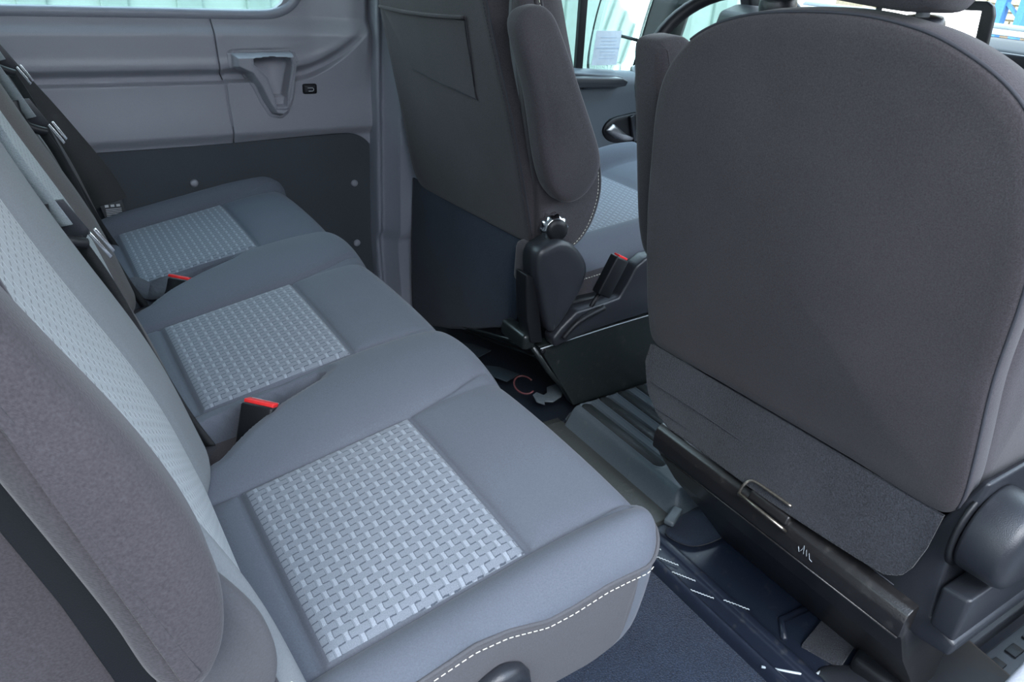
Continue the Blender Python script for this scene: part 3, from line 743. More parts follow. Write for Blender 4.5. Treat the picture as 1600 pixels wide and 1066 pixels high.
obj('side_stitching', dashes(cr([(0.092, 0.3845, -0.490), (0.104, 0.383, -0.510), (0.118, 0.382, -0.535), (0.128, 0.3815, -0.565)], 8), 0.0007, 0.0045, 0.0025), THREAD, bench, label='cream stitching')

# ---- seat belts of the bench
def belt_guide(th, c, tilt):
    pass
def seat_belt(y, ox, oz, label):
    t = thing('seat_belt', (0.13, y, -0.60), label, 'seat belt', 'seat belts of the rear bench')
    P = lambda x, z, dy=0.0: (x + ox, y + dy, z + oz)
    f = lambda z, o=0.0: BX(z) + 0.016 + o
    obj('webbing', ribbon(cr([(f(0.0) - 0.0, y, 0.0), (f(-0.1) + ox * 0.5, y, -0.1), P(-0.006, -0.207), P(0.012, -0.250), P(0.028, -0.288)], 10), (0.80, -0.55, 0), 0.019), WEBL, t, label='pale grey upper strap')
    obj('webbing', ribbon(cr([P(0.036, -0.302, 0.004), P(0.058, -0.36, 0.002), (f(-0.45, 0.008), y, -0.45), (f(-0.54, 0.006), y, -0.54), (f(-0.60, 0.010), y, -0.60)], 10), (0.80, -0.55, 0), 0.015), WEB, t, label='black lower strap')
    obj('belt_guide', tube(cr([P(0.010, -0.262, -0.006), P(0.012, -0.280, -0.010), P(0.020, -0.296, -0.010), P(0.032, -0.303, -0.008), P(0.044, -0.308, -0.004)], 8), lambda q: 0.0082 - 0.002 * q, seg=10), BLK, t)
    obj('guide_plate', prism([P(0.014, -0.262)[::2], P(0.032, -0.262)[::2], P(0.050, -0.298)[::2], P(0.044, -0.308)[::2], P(0.020, -0.296)[::2]], 'y', y + 0.006, y + 0.009, 0.0008), BLKS, t)
    obj('tongue', join(prism([P(0.047, -0.299)[::2], P(0.050, -0.297)[::2], P(0.066, -0.325)[::2], P(0.063, -0.328)[::2]], 'y', y - 0.004, y + 0.001, 0.0005), prism([P(0.053, -0.296)[::2], P(0.056, -0.295)[::2], P(0.070, -0.321)[::2], P(0.067, -0.324)[::2]], 'y', y + 0.002, y + 0.006, 0.0005)), CHR, t, label='polished metal latch plate')
    return t
seat_belt(0.862, 0, 0, 'seat belt with the largest bright latch plate, between near and middle backrests')
seat_belt(1.322, 0.002, 0.014, 'seat belt lying in the gap between middle and far backrests')
seat_belt(1.60, -0.016, 0.053, 'seat belt with small latch plate furthest along the backrests')
wb = thing('wall_belt', (0.16, 1.74, -0.57), 'wide ribbed charcoal seat belt hanging by the far wall, label at its foot', 'seat belt')
obj('webbing', ribbon(cr([(-0.09, 1.735, -0.10), (0.0, 1.74, -0.262), (0.065, 1.745, -0.37), (0.128, 1.745, -0.485), (0.150, 1.745, -0.545)], 12), (1, -0.1, 0.6), 0.066, 0.003), WEBC, wb)
lb = obj('care_label', box((0.152, 1.739, -0.556), (0.044, 0.004, 0.030), 0.001, Matrix.Rotation(math.radians(-12), 4, 'Y')), LABELM, wb, label='black label with pale print')
pr_ = []
for k in range(6):
    wz = 0.030
    if k == 0:
        for q in range(3): pr_.append(box((0.140 + 0.011 * q, 1.7365, -0.5475), (0.007, 0.0006, 0.005)))
    else: pr_.append(box((0.152, 1.7365, -0.551 - 0.0036 * k), (wz, 0.0006, 0.0012)))
obj('label_print', join(*pr_), PRINT, lb, smooth=False)

# ---- belt buckles
def buckle(x, y, z, label):
    t = thing('belt_buckle', (x - 0.03, y, z - 0.07), label, 'belt buckle', 'belt buckles in the bench slots')
    M = Matrix.Rotation(math.radians(42), 4, 'Z') @ Matrix.Rotation(math.radians(24), 4, 'Y')
    def L(a, b, c): v = M.to_3x3() @ Vector((a, b, c)); return (v.x + x, v.y + y, v.z + z)
    obj('housing', box(L(0, 0, -0.036), (0.024, 0.046, 0.070), 0.004, M), BLK, t)
    obj('red_button', box(L(-0.001, 0, 0.0005), (0.014, 0.042, 0.006), 0.0015, M), RED, t, label='red release button')
    obj('slot_edge', box(L(0.0085, 0, 0.0005), (0.003, 0.040, 0.005), 0.001, M), STEEL, t)
    obj('strap', ribbon([L(0, 0, -0.068), L(-0.002, 0, -0.078), L(-0.004, 0, -0.088)], M.to_3x3() @ Vector((0, 1, 0)), 0.036, 0.004), WEB, t)
    return t
buckle(0.203, 0.852, -0.548, 'black belt buckle with red button, nearer of the two on the bench')
buckle(0.200, 1.318, -0.556, 'black belt buckle with red button, farther one beside a folded grey strap')
tag(obj('lap_strap', ribbon(cr([(0.10, 1.335, -0.575), (0.125, 1.33, -0.562), (0.15, 1.325, -0.575), (0.175, 1.32, -0.566), (0.195, 1.315, -0.580)], 8), lambda t: (0.2, 0.6 - 0.5 * math.sin(3 * t), 0.8), 0.030, 0.002), mat('blue_grey_webbing', (0.10, 0.12, 0.14), 0.6, 'rib', 900, 0.6, 0.15)), 'crumpled blue-grey strap beside the farther buckle', 'strap')

# ================================================================== FRONT SEATS
def lean(x0, k, z0):
    q = math.sqrt(1 + k * k)
    ux, uz = -k / q, 1 / q
    return lambda a, b, d: (x0 + ux * b + uz * d, a, z0 + uz * b - ux * d)
def tolean(p, k, z0): return (p[0], (p[1] - z0) * math.sqrt(1 + k * k), 0)

# ---- passenger seat (right-hand one in view)
ps = thing('front_seat', (1.05, 0.53, FLOOR), 'charcoal front seat at right, its broad back towards the rear bench', 'car seat')
KP, ZP = 0.2, -0.56
fp_ = lean(0.82, KP, ZP)
po = [(0.290, -0.556), (0.40, -0.557), (0.496, -0.560), (0.65, -0.566), (0.775, -0.572), (0.790, -0.56), (0.799, -0.508), (0.801, -0.417), (0.799, -0.34), (0.791, -0.262), (0.779, -0.175), (0.752, -0.122), (0.700, -0.080), (0.62, -0.053), (0.504, -0.041), (0.428, -0.046), (0.382, -0.059), (0.335, -0.082), (0.303, -0.115), (0.281, -0.18), (0.275, -0.26), (0.277, -0.36), (0.271, -0.46), (0.270, -0.53)]
po2 = relax(cr([tolean(p, KP, ZP) for p in po], 8, True), 0.006, 10)
obj('backrest', pad(po2, fp_, [(0.006, 0.0), (0.001, 0.003), (-0.001, 0.010), (0.000, 0.030), (0.010, 0.060), (0.030, 0.09), (0.055, 0.108), (0.07, 0.112)], crown0=0.014, crown1=-0.02, inner=16), DARKF, ps)
sm = [fp_(p.x, p.y, 0.006) for p in po2]
# seam where back panel meets the side (right side and top)
sp_ = [p for i, p in enumerate(po2)]
def seam_on(idx0, idx1, outl, fr, off, dd):
    n = len(outl); r = []
    i = idx0
    while True:
        p = outl[i % n]; r.append(fr(p.x, p.y, dd)); i += 1
        if i % n == idx1 % n: break
    return r
top_i = near_i(po2, tolean((0.72, -0.09), KP, ZP)); end_i = near_i(po2, tolean((0.272, -0.545), KP, ZP))
ridge = seam_on(top_i, end_i, po2, fp_, 0, 0.004)
obj('seam', tube(ridge, 0.0018), THREADD, ps)
def side_stitch(outl, i0, i1, fr, out, d):
    r = []; n_ = len(outl)
    for i in range(i0, i1):
        p, q, o = outl[i % n_], outl[(i + 1) % n_], outl[(i - 1) % n_]
        t = (q - o).normalized(); r.append(fr(p.x + t.y * out, p.y - t.x * out, d))
    return r
obj('stitching', dashes(side_stitch(po2, top_i, end_i if end_i > top_i else end_i + len(po2), fp_, 0.0002, 0.013), 0.0006, 0.0035, 0.003), THREADD, ps)
# wrapped wing on the right side, thicker towards the front
wing = [(0.845, -0.530), (0.87, -0.548), (0.92, -0.548), (0.985, -0.52), (1.00, -0.44), (0.97, -0.33), (0.93, -0.20), (0.88, -0.11), (0.84, -0.10), (0.81, -0.14), (0.80, -0.22), (0.80, -0.35), (0.825, -0.47)]
obj('side_bolster', pad(cr([(a, b, 0) for a, b in wing], 6, True), lambda a, b, d: (a, 0.305 - d, b), [(0.0, 0), (0.0, 0.016), (0.008, 0.028), (0.020, 0.032)], crown1=0.006, inner=6), DARKF, ps)
# head restraint with posts and collars
hr = obj('headrest', pad(cr([(0.405, 0.012, 0), (0.413, -0.020, 0), (0.44, -0.033, 0), (0.53, -0.030, 0), (0.62, -0.024, 0), (0.645, -0.005, 0), (0.655, 0.06, 0), (0.64, 0.15, 0), (0.60, 0.18, 0), (0.46, 0.18, 0), (0.41, 0.15, 0), (0.40, 0.06, 0)], 6, True), lambda a, b, d: (0.712 - 0.2 * b + d, a, b), [(0.012, 0), (0.003, 0.004), (0.0, 0.014), (0.0, 0.06), (0.008, 0.078), (0.02, 0.085)], crown0=0.01, crown1=0.01, inner=6), DARKF, ps)
for yy in (0.626, 0.450):
    obj('headrest_post', lathe([(0.0065, 0), (0.0065, 0.085)], (0.765, yy, -0.065), (-0.15, 0, 1), 16), POST, ps, label='chrome headrest post')
    obj('post_collar', lathe([(0.021, -0.03), (0.021, 0.0), (0.020, 0.005), (0.018, 0.009), (0.008, 0.010)], (0.764, yy, -0.043 - 0.10 * (0.626 - yy) * 0.2), (-0.15, 0, 1), 28), BLKS, ps)
# felt flap hanging below the back
def flap():
    def fn(u, v):
        y = 0.782 - 0.500 * v
        ztop = -0.553 - 0.017 * (y - 0.29) / 0.5
        bot = interp(y, [(0.282, -0.60), (0.286, -0.630), (0.296, -0.655), (0.315, -0.668), (0.36, -0.672), (0.5, -0.680), (0.65, -0.684), (0.70, -0.688), (0.735, -0.678), (0.765, -0.650), (0.782, -0.600)])
        z = ztop + (bot - ztop) * u
        return (0.823 - 0.006 - 0.010 * u + 0.004 * math.sin(5 * y / 0.5) * u, y, z)
    a = grid(fn, 30, 80); b = ([(p[0] + 0.004, p[1], p[2]) for p in a[0]], a[1])
    V, F = join(a, b); N = 30 * 80
    bd = [i * 80 for i in range(30)] + [29 * 80 + j for j in range(1, 80)] + [i * 80 + 79 for i in range(28, -1, -1)]
    for p, q in zip(bd, bd[1:]): F.append((p, q, q + N, p + N))
    return V, F
fo = obj('felt_flap', flap(), FELT, ps)
for zz in (-0.045, -0.085):
    obj('flap_stitching', tube([(0.8115 + zz * 0.02, y, -0.585 + zz - 0.006 * math.sin(8 * y)) for y in [0.30 + 0.46 * i / 30 for i in range(31)]], 0.0006, seg=5), THREADD, fo)
# base
cov = [(0.98, -0.690), (0.86, -0.686), (0.830, -0.686), (0.811, -0.688), (0.802, -0.694), (0.798, -0.706), (0.799, -0.730), (0.806, -0.734), (0.812, -0.742), (0.845, -0.80), (0.90, -0.87), (0.955, -0.948), (0.99, -0.948), (0.98, -0.70)]
cvm = prism(cov, 'y', 0.268, 0.722, 0.0025, 2)
cvm = ([(x, y - (0.32 * max(0, -0.735 - z) if y > 0.5 else 0), z) for x, y, z in cvm[0]], cvm[1])
cv = obj('base_cover', cvm, BASEM, ps, auto=35)
obj('cover_lip', tube([(0.8005, 0.27, -0.7325), (0.8005, 0.5, -0.733), (0.801, 0.70, -0.735)], 0.0018, seg=6), BASEM, cv)
lt = obj('latch', box((0.808, 0.487, -0.690), (0.018, 0.070, 0.016), 0.004, Matrix.Rotation(math.radians(20), 4, 'Y')), BASEM, cv)
hp = cr([(0.803, 0.532, -0.702), (0.792, 0.533, -0.694), (0.793, 0.530, -0.675), (0.800, 0.522, -0.664), (0.801, 0.490, -0.662), (0.802, 0.455, -0.662)], 5)
o_ = obj('wire_bail', join(tube(hp, 0.0022), tube([(0.790, 0.533, -0.690), (0.790, 0.49, -0.692), (0.790, 0.452, -0.693), (0.796, 0.449, -0.700)], 0.0024)), BRONZE, ps, label='worn metal latch wire')
# scratched scribble on the cover
scr = [(0.4255, -0.7085), (0.4225, -0.7160), (0.4195, -0.7100), (0.4180, -0.7010), (0.4155, -0.7150), (0.4130, -0.7050), (0.4105, -0.7150), (0.4080, -0.7070), (0.4055, -0.7150), (0.4010, -0.7165)]
obj('scratch_mark', tube([(0.7978, a, b) for a, b in scr], 0.0004, seg=5), SERR, cv, label='pale scratched squiggle')
# side shield, pocket box, recliner cap
sh = [(0.330, -0.655), (0.335, -0.693), (0.263, -0.733), (0.219, -0.727), (0.216, -0.705), (0.252, -0.690), (0.258, -0.62), (0.259, -0.55), (0.252, -0.488), (0.262, -0.490), (0.285, -0.565), (0.300, -0.60)]
obj('side_shield', prism([(a, b) for a, b in sh], 'x', 0.822, 1.22, 0.006), BLKS, ps, auto=40)
obj('shield_pocket', prism([(0.253, -0.634), (0.250, -0.694), (0.218, -0.697), (0.218, -0.628)], 'x', 0.812, 1.1, 0.006), BLKS, ps, auto=40)
obj('recliner_cap', lathe([(0.056, 0.0), (0.057, 0.004), (0.056, 0.040), (0.053, 0.048), (0.046, 0.053), (0.03, 0.056), (0.006, 0.057)], (0.862, 0.254, -0.563), (0, -1, 0), 56), BLKS, ps)
obj('recliner_ring', lathe([(0.061, 0.0), (0.061, 0.004), (0.058, 0.006)], (0.862, 0.262, -0.563), (0, -1, 0), 48), BLK, ps)
obj('pedestal', box((1.10, 0.50, -0.83), (0.26, 0.36, 0.26), 0.01), METD, ps)
obj('seat_cushion', pad(cr([(0.90, 0.29, 0), (0.90, 0.78, 0), (1.38, 0.77, 0), (1.40, 0.30, 0)], 10, True), lambda a, b, d: (a, b, -0.64 + d), [(0.01, 0), (0.0, 0.02), (0.0, 0.08), (0.02, 0.10)], crown1=0.0, inner=5), LIGHTF, ps)
# armrest folded up on its aisle side
def arm_of(outline, y0, y1, parent, name='armrest', lab=None):
    t = y1 - y0
    return obj(name, pad(relax(cr([(a, b, 0) for a, b in outline], 8, True), 0.005, 14), lambda a, b, d: (a, y1 - d, b), [(0.016, 0), (0.006, 0.003), (0.0015, 0.009), (0.0, 0.016), (0.0, t - 0.014), (0.002, t - 0.007), (0.007, t - 0.002), (0.016, t)], crown0=0.0, crown1=0.003, inner=6), DARKF, parent, label=lab)
arm_of([(0.768, -0.118), (0.775, -0.106), (0.80, -0.100), (0.835, -0.105), (0.86, -0.16), (0.905, -0.30), (0.925, -0.40), (0.90, -0.45), (0.86, -0.455), (0.83, -0.40), (0.80, -0.27)], 0.812, 0.872, ps)

# ---- driver's seat (left-hand one in view)
ds = thing('front_seat', (1.05, 1.40, FLOOR), 'charcoal front seat at left, showing its back pocket and side armrest', 'car seat')
KD, ZD = 0.24, -0.53
fd = lean(0.82, KD, ZD)
do = [(1.150, -0.524), (1.20, -0.531), (1.40, -0.541), (1.60, -0.550), (1.645, -0.545), (1.664, -0.52), (1.668, -0.48), (1.664, -0.40), (1.660, -0.257), (1.655, -0.129), (1.64, 0.0), (1.60, 0.06), (1.50, 0.085), (1.33, 0.085), (1.24, 0.055), (1.20, -0.01), (1.190, -0.089), (1.176, -0.18), (1.157, -0.284), (1.148, -0.38), (1.142, -0.47), (1.142, -0.51)]
do2 = relax(cr([tolean(p, KD, ZD) for p in do], 8, True), 0.006, 8)
di_ = near_i(do2, tolean((1.20, -0.01), KD, ZD)); de_ = near_i(do2, tolean((1.142, -0.51), KD, ZD)); de_ = de_ if de_ > di_ else de_ + len(do2)
drng = [do2[i % len(do2)] for i in range(di_, de_)]
obj('backrest', pad(do2, fd, [(0.006, 0.0), (0.001, 0.003), (0.0, 0.010), (-0.008, 0.06), (-0.010, 0.12), (0.004, 0.155), (0.030, 0.17)], crown0=0.005, crown1=-0.02, inner=16), DARKF, ds)
nd = len(do2)
obj('seam', tube([fd(p.x, p.y, 0.003) for p in drng], 0.0016), THREADD, ds)
obj('stitching', dashes([fd(p.x + 0.006, p.y, -0.0012) for p in drng], 0.0007, 0.004, 0.0025), THREADD, ds)
def dpt(y, z, d=-0.002):
    p = tolean((y, z), KD, ZD); return fd(p[0], p[1], d)
# map pocket on the back
def pocket():
    def fn(u, v):
        yt, yb = 1.625 - 0.360 * u, 1.530 - 0.262 * u
        zt, zb = -0.139 + 0.011 * u, -0.250 - 0.014 * u
        y = yt + (yb - yt) * v; z = zt + (zb - zt) * v
        return dpt(y, z, -0.0055 - 0.008 * math.sin(math.pi * u) ** 0.6 * (1 - v) ** 1.5)
    return grid(fn, 30, 20)
pk = obj('back_pocket', pocket(), DARKF, ds)
obj('pocket_hem', tube(cr([dpt(1.262, -0.122, -0.006), dpt(1.35, -0.127, -0.014), dpt(1.48, -0.133, -0.016), dpt(1.628, -0.138, -0.008)], 8), 0.005, flat=0.7), DARKF, pk)
obj('pocket_seam', tube([dpt(1.263, -0.266, -0.0045), dpt(1.40, -0.259, -0.0065), dpt(1.529, -0.2505, -0.0065)], 0.0011), THREADD, pk)
obj('pocket_seam', tube([dpt(1.262, -0.122, -0.004), dpt(1.264, -0.19, -0.0045), dpt(1.268, -0.243, -0.0045)], 0.0006), THREADD, pk)
# near-side wing of the backrest
dw = [(0.825, -0.510), (0.86, -0.535), (0.912, -0.530), (0.947, -0.488), (0.961, -0.425), (0.948, -0.36), (0.922, -0.305), (0.862, -0.216), (0.80, -0.12), (0.77, -0.04), (0.745, -0.02), (0.745, -0.12), (0.775, -0.26), (0.81, -0.40)]
dwc = cr([(a, b, 0) for a, b in dw], 6, True)
obj('side_bolster', pad(dwc, lambda a, b, d: (a, 1.150 - d, b), [(0.0, 0), (0.0, 0.018), (0.003, 0.024), (0.012, 0.027)], crown1=0.003, inner=6), DARKF, ds)
pp = [(p.x, 1.126, p.y) for p in dwc[6:54]]
obj('piping', tube(pp, 0.0025), MIDF, ds)
obj('bolster_stitching', dashes([(p[0] - 0.006, 1.1235, p[2]) for p in pp], 0.0009, 0.004, 0.003), THREAD, ds, label='cream stitching')
fw = [(0.87, -0.53), (0.92, -0.535), (0.965, -0.49), (0.980, -0.425), (0.964, -0.36), (0.93, -0.30), (0.862, -0.205), (0.79, -0.11), (0.765, -0.05), (0.76, -0.16), (0.80, -0.33)]
obj('front_face', pad(cr([(a, b, 0) for a, b in fw], 6, True), lambda a, b, d: (a, 1.145 + d, b), [(0.0, 0), (0.0, 0.35), (0.01, 0.40)], inner=5), BACKF, ds, label='light grey front face of the backrest')
arm_of([(0.712, -0.115), (0.735, -0.090), (0.772, -0.088), (0.803, -0.125), (0.862, -0.23), (0.916, -0.330), (0.922, -0.372), (0.895, -0.415), (0.850, -0.428), (0.813, -0.402), (0.786, -0.345), (0.754, -0.226)], 1.080, 1.128, ds)
for yy in (1.33, 1.50):
    obj('headrest_post', lathe([(0.0055, 0), (0.0055, 0.10)], (0.72, yy, 0.06), (-0.2, 0, 1), 12), CHR, ds, label='chrome headrest post')
kn = obj('lumbar_knob', lathe([(0.026, 0.0), (0.027, 0.005), (0.027, 0.022), (0.022, 0.028), (0.021, 0.029)], (0.845, 1.120, -0.480), (-0.25, -1, 0.05), 40, rfn=lambda an, i: 1 + (0.07 * math.cos(10 * an) if i < 3 else 0)), CHR, ds, label='chrome-rimmed scalloped knob')
obj('knob_cap', lathe([(0.0215, 0.0), (0.021, 0.003), (0.010, 0.0045), (0.002, 0.005)], (0.838, 1.0915, -0.4785), (-0.25, -1, 0.05), 32), BLK, kn)
# recliner shield: leaf-shaped cover
lf = [(0.787, -0.513), (0.808, -0.500), (0.839, -0.494), (0.872, -0.510), (0.905, -0.548), (0.908, -0.585), (0.885, -0.636), (0.852, -0.682), (0.835, -0.690), (0.820, -0.665), (0.800, -0.600), (0.785, -0.55)]
obj('recliner_cover', pad(cr([(a, b, 0) for a, b in lf], 6, True), lambda a, b, d: (a, 1.120 - d, b), [(0.0, 0), (0.0, 0.040), (0.003, 0.046), (0.010, 0.049)], crown1=0.003, inner=6), BLKS, ds)
obj('hinge_fabric', box((0.835, 1.155, -0.565), (0.07, 0.05, 0.09), 0.015), DARKF, ds)
obj('hinge_plate', prism([(0.775, -0.56), (0.80, -0.57), (0.83, -0.72), (0.80, -0.715), (0.785, -0.66), (0.778, -0.60)], 'y', 1.09, 1.13, 0.004), BLK, ds)
# felt skirt
def skirt():
    def fn(u, v):
        y = 1.185 + 0.50 * v
        zt = -0.528 - 0.02 * (y - 1.15) / 0.5 + 0.012
        bot = interp(y, [(1.185, -0.70), (1.192, -0.722), (1.21, -0.736), (1.283, -0.772), (1.367, -0.816), (1.476, -0.866), (1.60, -0.915), (1.70, -0.945)])
        z = zt + (bot - zt) * u
        x = 0.825 - 0.004 * math.sin(math.pi * u) + 0.010 * math.exp(-((y - 1.19) / 0.012) ** 2) * u + 0.006 * math.sin(9 * y) * u
        yy = y + 0.004 * math.sin(6 * u) * math.exp(-((y - 1.185) / 0.05) ** 2)
        return (x, yy, z)
    a = grid(fn, 40, 70); b = ([(p[0] + 0.004, p[1], p[2]) for p in a[0]], a[1])
    V, F = join(a, b); N = 2800
    bd = [i * 70 for i in range(40)] + [39 * 70 + j for j in range(1, 70)] + [i * 70 + 69 for i in range(38, -1, -1)]
    for p, q in zip(bd, bd[1:]): F.append((p, q, q + N, p + N))
    return V, F
obj('felt_skirt', skirt(), SKIRT, ds, label='navy felt skirt')
# side trim with its raised lip
st = [(0.835, -0.700), (0.853, -0.680), (0.89, -0.650), (0.960, -0.645), (1.00, -0.640), (1.015, -0.615), (1.035, -0.575), (1.06, -0.560), (1.30, -0.55), (1.30, -0.70), (1.08, -0.695), (0.93, -0.705), (0.842, -0.722)]
obj('side_trim', prism(st, 'y', 1.065, 1.10, 0.006), BLKS, ds, auto=40)
obj('trim_floor', box((0.98, 1.14, -0.66), (0.26, 0.08, 0.03), 0.006), BLK, ds)
obj('seat_box', join(prism([(0.822, -0.728), (1.45, -0.700), (1.45, -0.905), (0.935, -0.905)], 'y', 1.094, 1.12, 0.002), box((1.16, 1.40, -0.79), (0.46, 0.5, 0.14), 0.004)), METD, ds, smooth=False)
obj('box_edge', tube([(0.826, 1.091, -0.7335), (1.0, 1.091, -0.722), (1.45, 1.091, -0.701)], 0.0014, seg=6), SERR, ds, label='bright top edge of the seat box')
obj('box_bolt', lathe([(0.007, 0), (0.007, 0.003), (0.003, 0.004)], (0.835, 1.094, -0.741), (0, -1, 0), 14), BLK, ds)
obj('side_frame', join(box((0.80, 1.14, -0.715), (0.03, 0.09, 0.035), 0.008), tube([(0.812, 1.10, -0.73), (0.86, 1.10, -0.80), (0.93, 1.10, -0.884)], 0.006)), METD, ds)
obj('slide_rail', join(tube([(0.86, 1.48, -0.87), (0.85, 1.12, -0.76)], 0.004), tube([(0.875, 1.48, -0.885), (0.865, 1.14, -0.79)], 0.003), tube([(0.83, 1.44, -0.84), (0.81, 1.13, -0.735)], 0.003)), METD, ds)
# cushion: woven centre, near bolster and front edge
def dH(x, y):
    z = -0.575 + 0.10 * (x - 1.0)
    e = min((y - 1.13) / 0.11, (1.68 - y) / 0.11)
    if e < 1: z += 0.035 * math.sin(math.pi * max(0, e)) ** 0.8
    if x > 1.33: z += 0.014 * math.sin(math.pi * min(1, (x - 1.33) / 0.2)) ** 0.6
    if e < 0.08: z -= 0.03 * (1 - e / 0.08)
    if x > 1.49: z -= 0.06 * ((x - 1.49) / 0.05) ** 2
    return z
obj('seat_cushion', grid(lambda u, v: (0.86 + 0.68 * u, 1.13 + 0.55 * v, dH(0.86 + 0.68 * u, 1.13 + 0.55 * v)), 60, 60), LIGHTF, ds)
g = grid(lambda u, v: (0.95 + 0.37 * u, 1.25 + 0.31 * v, dH(0.95 + 0.37 * u, 1.25 + 0.31 * v) + 0.002), 30, 30)
obj('seat_insert', g, INS, ds, uv=[(p[0], p[1]) for p in g[0]], label='light patterned woven seat panel')
obj('cushion_side', grid(lambda u, v: (0.86 + 0.66 * u, 1.128 - 0.008 * math.sin(math.pi * v), dH(0.86 + 0.66 * u, 1.132) - 0.10 * v), 30, 10), DARKF, ds)
obj('cushion_stitching', dashes([(0.93 + 0.5 * i / 30, 1.124, dH(0.93 + 0.5 * i / 30, 1.132) - 0.012) for i in range(31)], 0.0009, 0.004, 0.003), THREAD, ds, label='cream stitching')
# front buckle
fb = thing('belt_buckle', (0.94, 1.07, -0.66), 'black belt buckle standing beside the left front seat', 'belt buckle')
Mb = Matrix.Rotation(math.radians(27), 4, 'Y')
obj('housing', box((0.962, 1.062, -0.583), (0.036, 0.024, 0.085), 0.004, Mb), BLK, fb)
obj('red_button', box((0.983, 1.062, -0.545), (0.026, 0.016, 0.006), 0.001, Mb), RED, fb, label='red release button')
obj('stalk', tube([(0.942, 1.066, -0.62), (0.93, 1.072, -0.65), (0.905, 1.078, -0.675)], 0.005), BLK, fb)
# recline lever under the trim
tag(obj('recline_lever', tube(cr([(0.855, 1.058, -0.700), (0.880, 1.054, -0.672), (0.905, 1.054, -0.660), (0.950, 1.054, -0.648)], 6), lambda t: 0.005 + 0.002 * t), BLK), 'slim black lever below the leaf-shaped seat cover', 'lever')

# ---- brackets and cable in the dark footwell
br = [(0.862, 1.135), (0.870, 1.162), (0.884, 1.168), (0.892, 1.150), (0.905, 1.155), (0.918, 1.175), (0.948, 1.178), (0.945, 1.150), (0.925, 1.128), (0.895, 1.118), (0.880, 1.128), (0.872, 1.118)]
BRK = mat('grey_bracket_steel', (0.09, 0.11, 0.125), 0.4, None, 200, 0.1, 0.15, spec=0.5)
tag(obj('floor_bracket', prism(br, 'z', -0.900, -0.896, 0.001), BRK), 'notched grey steel bracket at the corner of the ribbed platform', 'bracket', 'steel brackets in the footwell')
for k, (y, lab) in enumerate(((1.30, 'flat dark steel bracket beside the bench front, nearer of the pair'), (1.43, 'flat dark steel bracket beside the bench front, farther of the pair'))):
    tag(obj('floor_bracket', prism([(0.845, y - 0.012), (0.850, y + 0.045), (0.880, y + 0.020), (0.905, y - 0.030), (0.86, y - 0.045)], 'z', -0.912, -0.908, 0.001), mat('dark_bracket_steel', (0.022, 0.032, 0.042), 0.45, None, 200, 0.1, 0.15)), lab, 'bracket', 'steel brackets in the footwell')
lp = [(0.875 + 0.020 * math.cos(a) * 1.0, 1.205 + 0.030 * math.sin(a), -0.895 + 0.008 * math.sin(a + 1)) for a in [2 * math.pi * i / 24 * 0.8 for i in range(25)]]
tag(obj('cable_loop', tube(lp, 0.0022), mat('dull_red_cable', (0.10, 0.03, 0.035), 0.5, None, 100, 0, 0.1)), 'thin dull red cable loop beside the notched bracket', 'cable')
struct('floor_well', box((0.98, 1.42, -0.955), (0.34, 0.64, 0.02), 0.003), mat('dark_floor_sheet', (0.010, 0.015, 0.024), 0.5, None, 200, 0.2, 0.2), smooth=False).name = 'floor_well'

# ================================================================== DASH, WHEEL, FRONT GLASS
dash = thing('dashboard', (2.1, 0.95, -0.6), 'dark dashboard shelf below the windscreen', 'dashboard')
obj('dash_body', prism([(1.99, -0.60), (1.97, -0.22), (1.99, -0.150), (2.06, -0.128), (2.30, -0.140), (2.30, -0.60)], 'y', 0.06, 1.86, 0.015), BLK, dash, auto=40)
obj('dash_glare_strip', prism([(2.20, -0.130), (2.21, -0.122), (2.28, -0.119), (2.30, -0.135)], 'y', 0.10, 1.84, 0.004), PRINT, dash, auto=40, label='pale strip painted as reflected glare under the windscreen')  # pale colour stands in for the bright reflection along the dash top
obj('air_vent', box((1.965, 0.93, -0.165), (0.02, 0.14, 0.03), 0.006), BLKS, dash)
tb = thing('tablet_screen', (1.56, 0.9, -0.14), 'black-framed display with a bright screen on the dashboard', 'screen')
scx = 1.55
tpoly = [(0.775, -0.15), (0.783, -0.060), (0.790, -0.045), (0.803, -0.038), (1.02, -0.050), (1.03, -0.160)]
obj('bezel', prism(tpoly, 'x', scx, scx + 0.012, 0.003), BLK, tb, auto=40)
obj('display', prism([(0.798, -0.135), (0.807, -0.055), (1.005, -0.066), (1.010, -0.150)], 'x', scx - 0.0012, scx + 0.002), emis('lit_display', (0.92, 0.96, 1.0), 3.2), tb, smooth=False, label='glowing white display')
sw = thing('steering_wheel', (1.42, 1.36, -0.25), 'dark steering wheel seen between the two front seats', 'steering wheel')
ring = []
cxw = Vector((1.40, 1.275, -0.222)); ax = Vector((-0.80, -0.25, 0.54)).normalized(); u_ = Vector((0.3, 1, 0)); u_ = (u_ - ax * u_.dot(ax)).normalized(); v_ = ax.cross(u_)
for i in range(48):
    a = 2 * math.pi * i / 48; ring.append(tuple(cxw + (u_ * math.cos(a) + v_ * math.sin(a)) * 0.19))
obj('rim', tube(ring, 0.016, closed=True, seg=12), BLK, sw)
obj('hub', lathe([(0.075, -0.02), (0.08, 0.0), (0.06, 0.03), (0.01, 0.035)], cxw - ax * 0.03, ax, 28), BLKS, sw)
obj('spoke', join(*[tube([tuple(cxw - ax * 0.02), tuple(cxw + (u_ * math.cos(a) + v_ * math.sin(a)) * 0.185)], 0.014, seg=8) for a in (0.2, math.pi - 0.2, math.pi / 2 * 3, -math.pi * 1.5 + math.pi * 2)]), BLKS, sw)
w2 = thing('window_2', (2.1, 0.95, -0.1), kind='structure')
def screen_pt(u, v): return (2.42 - 0.70 * u, 0.05 + 1.80 * v, -0.14 + 0.66 * u)
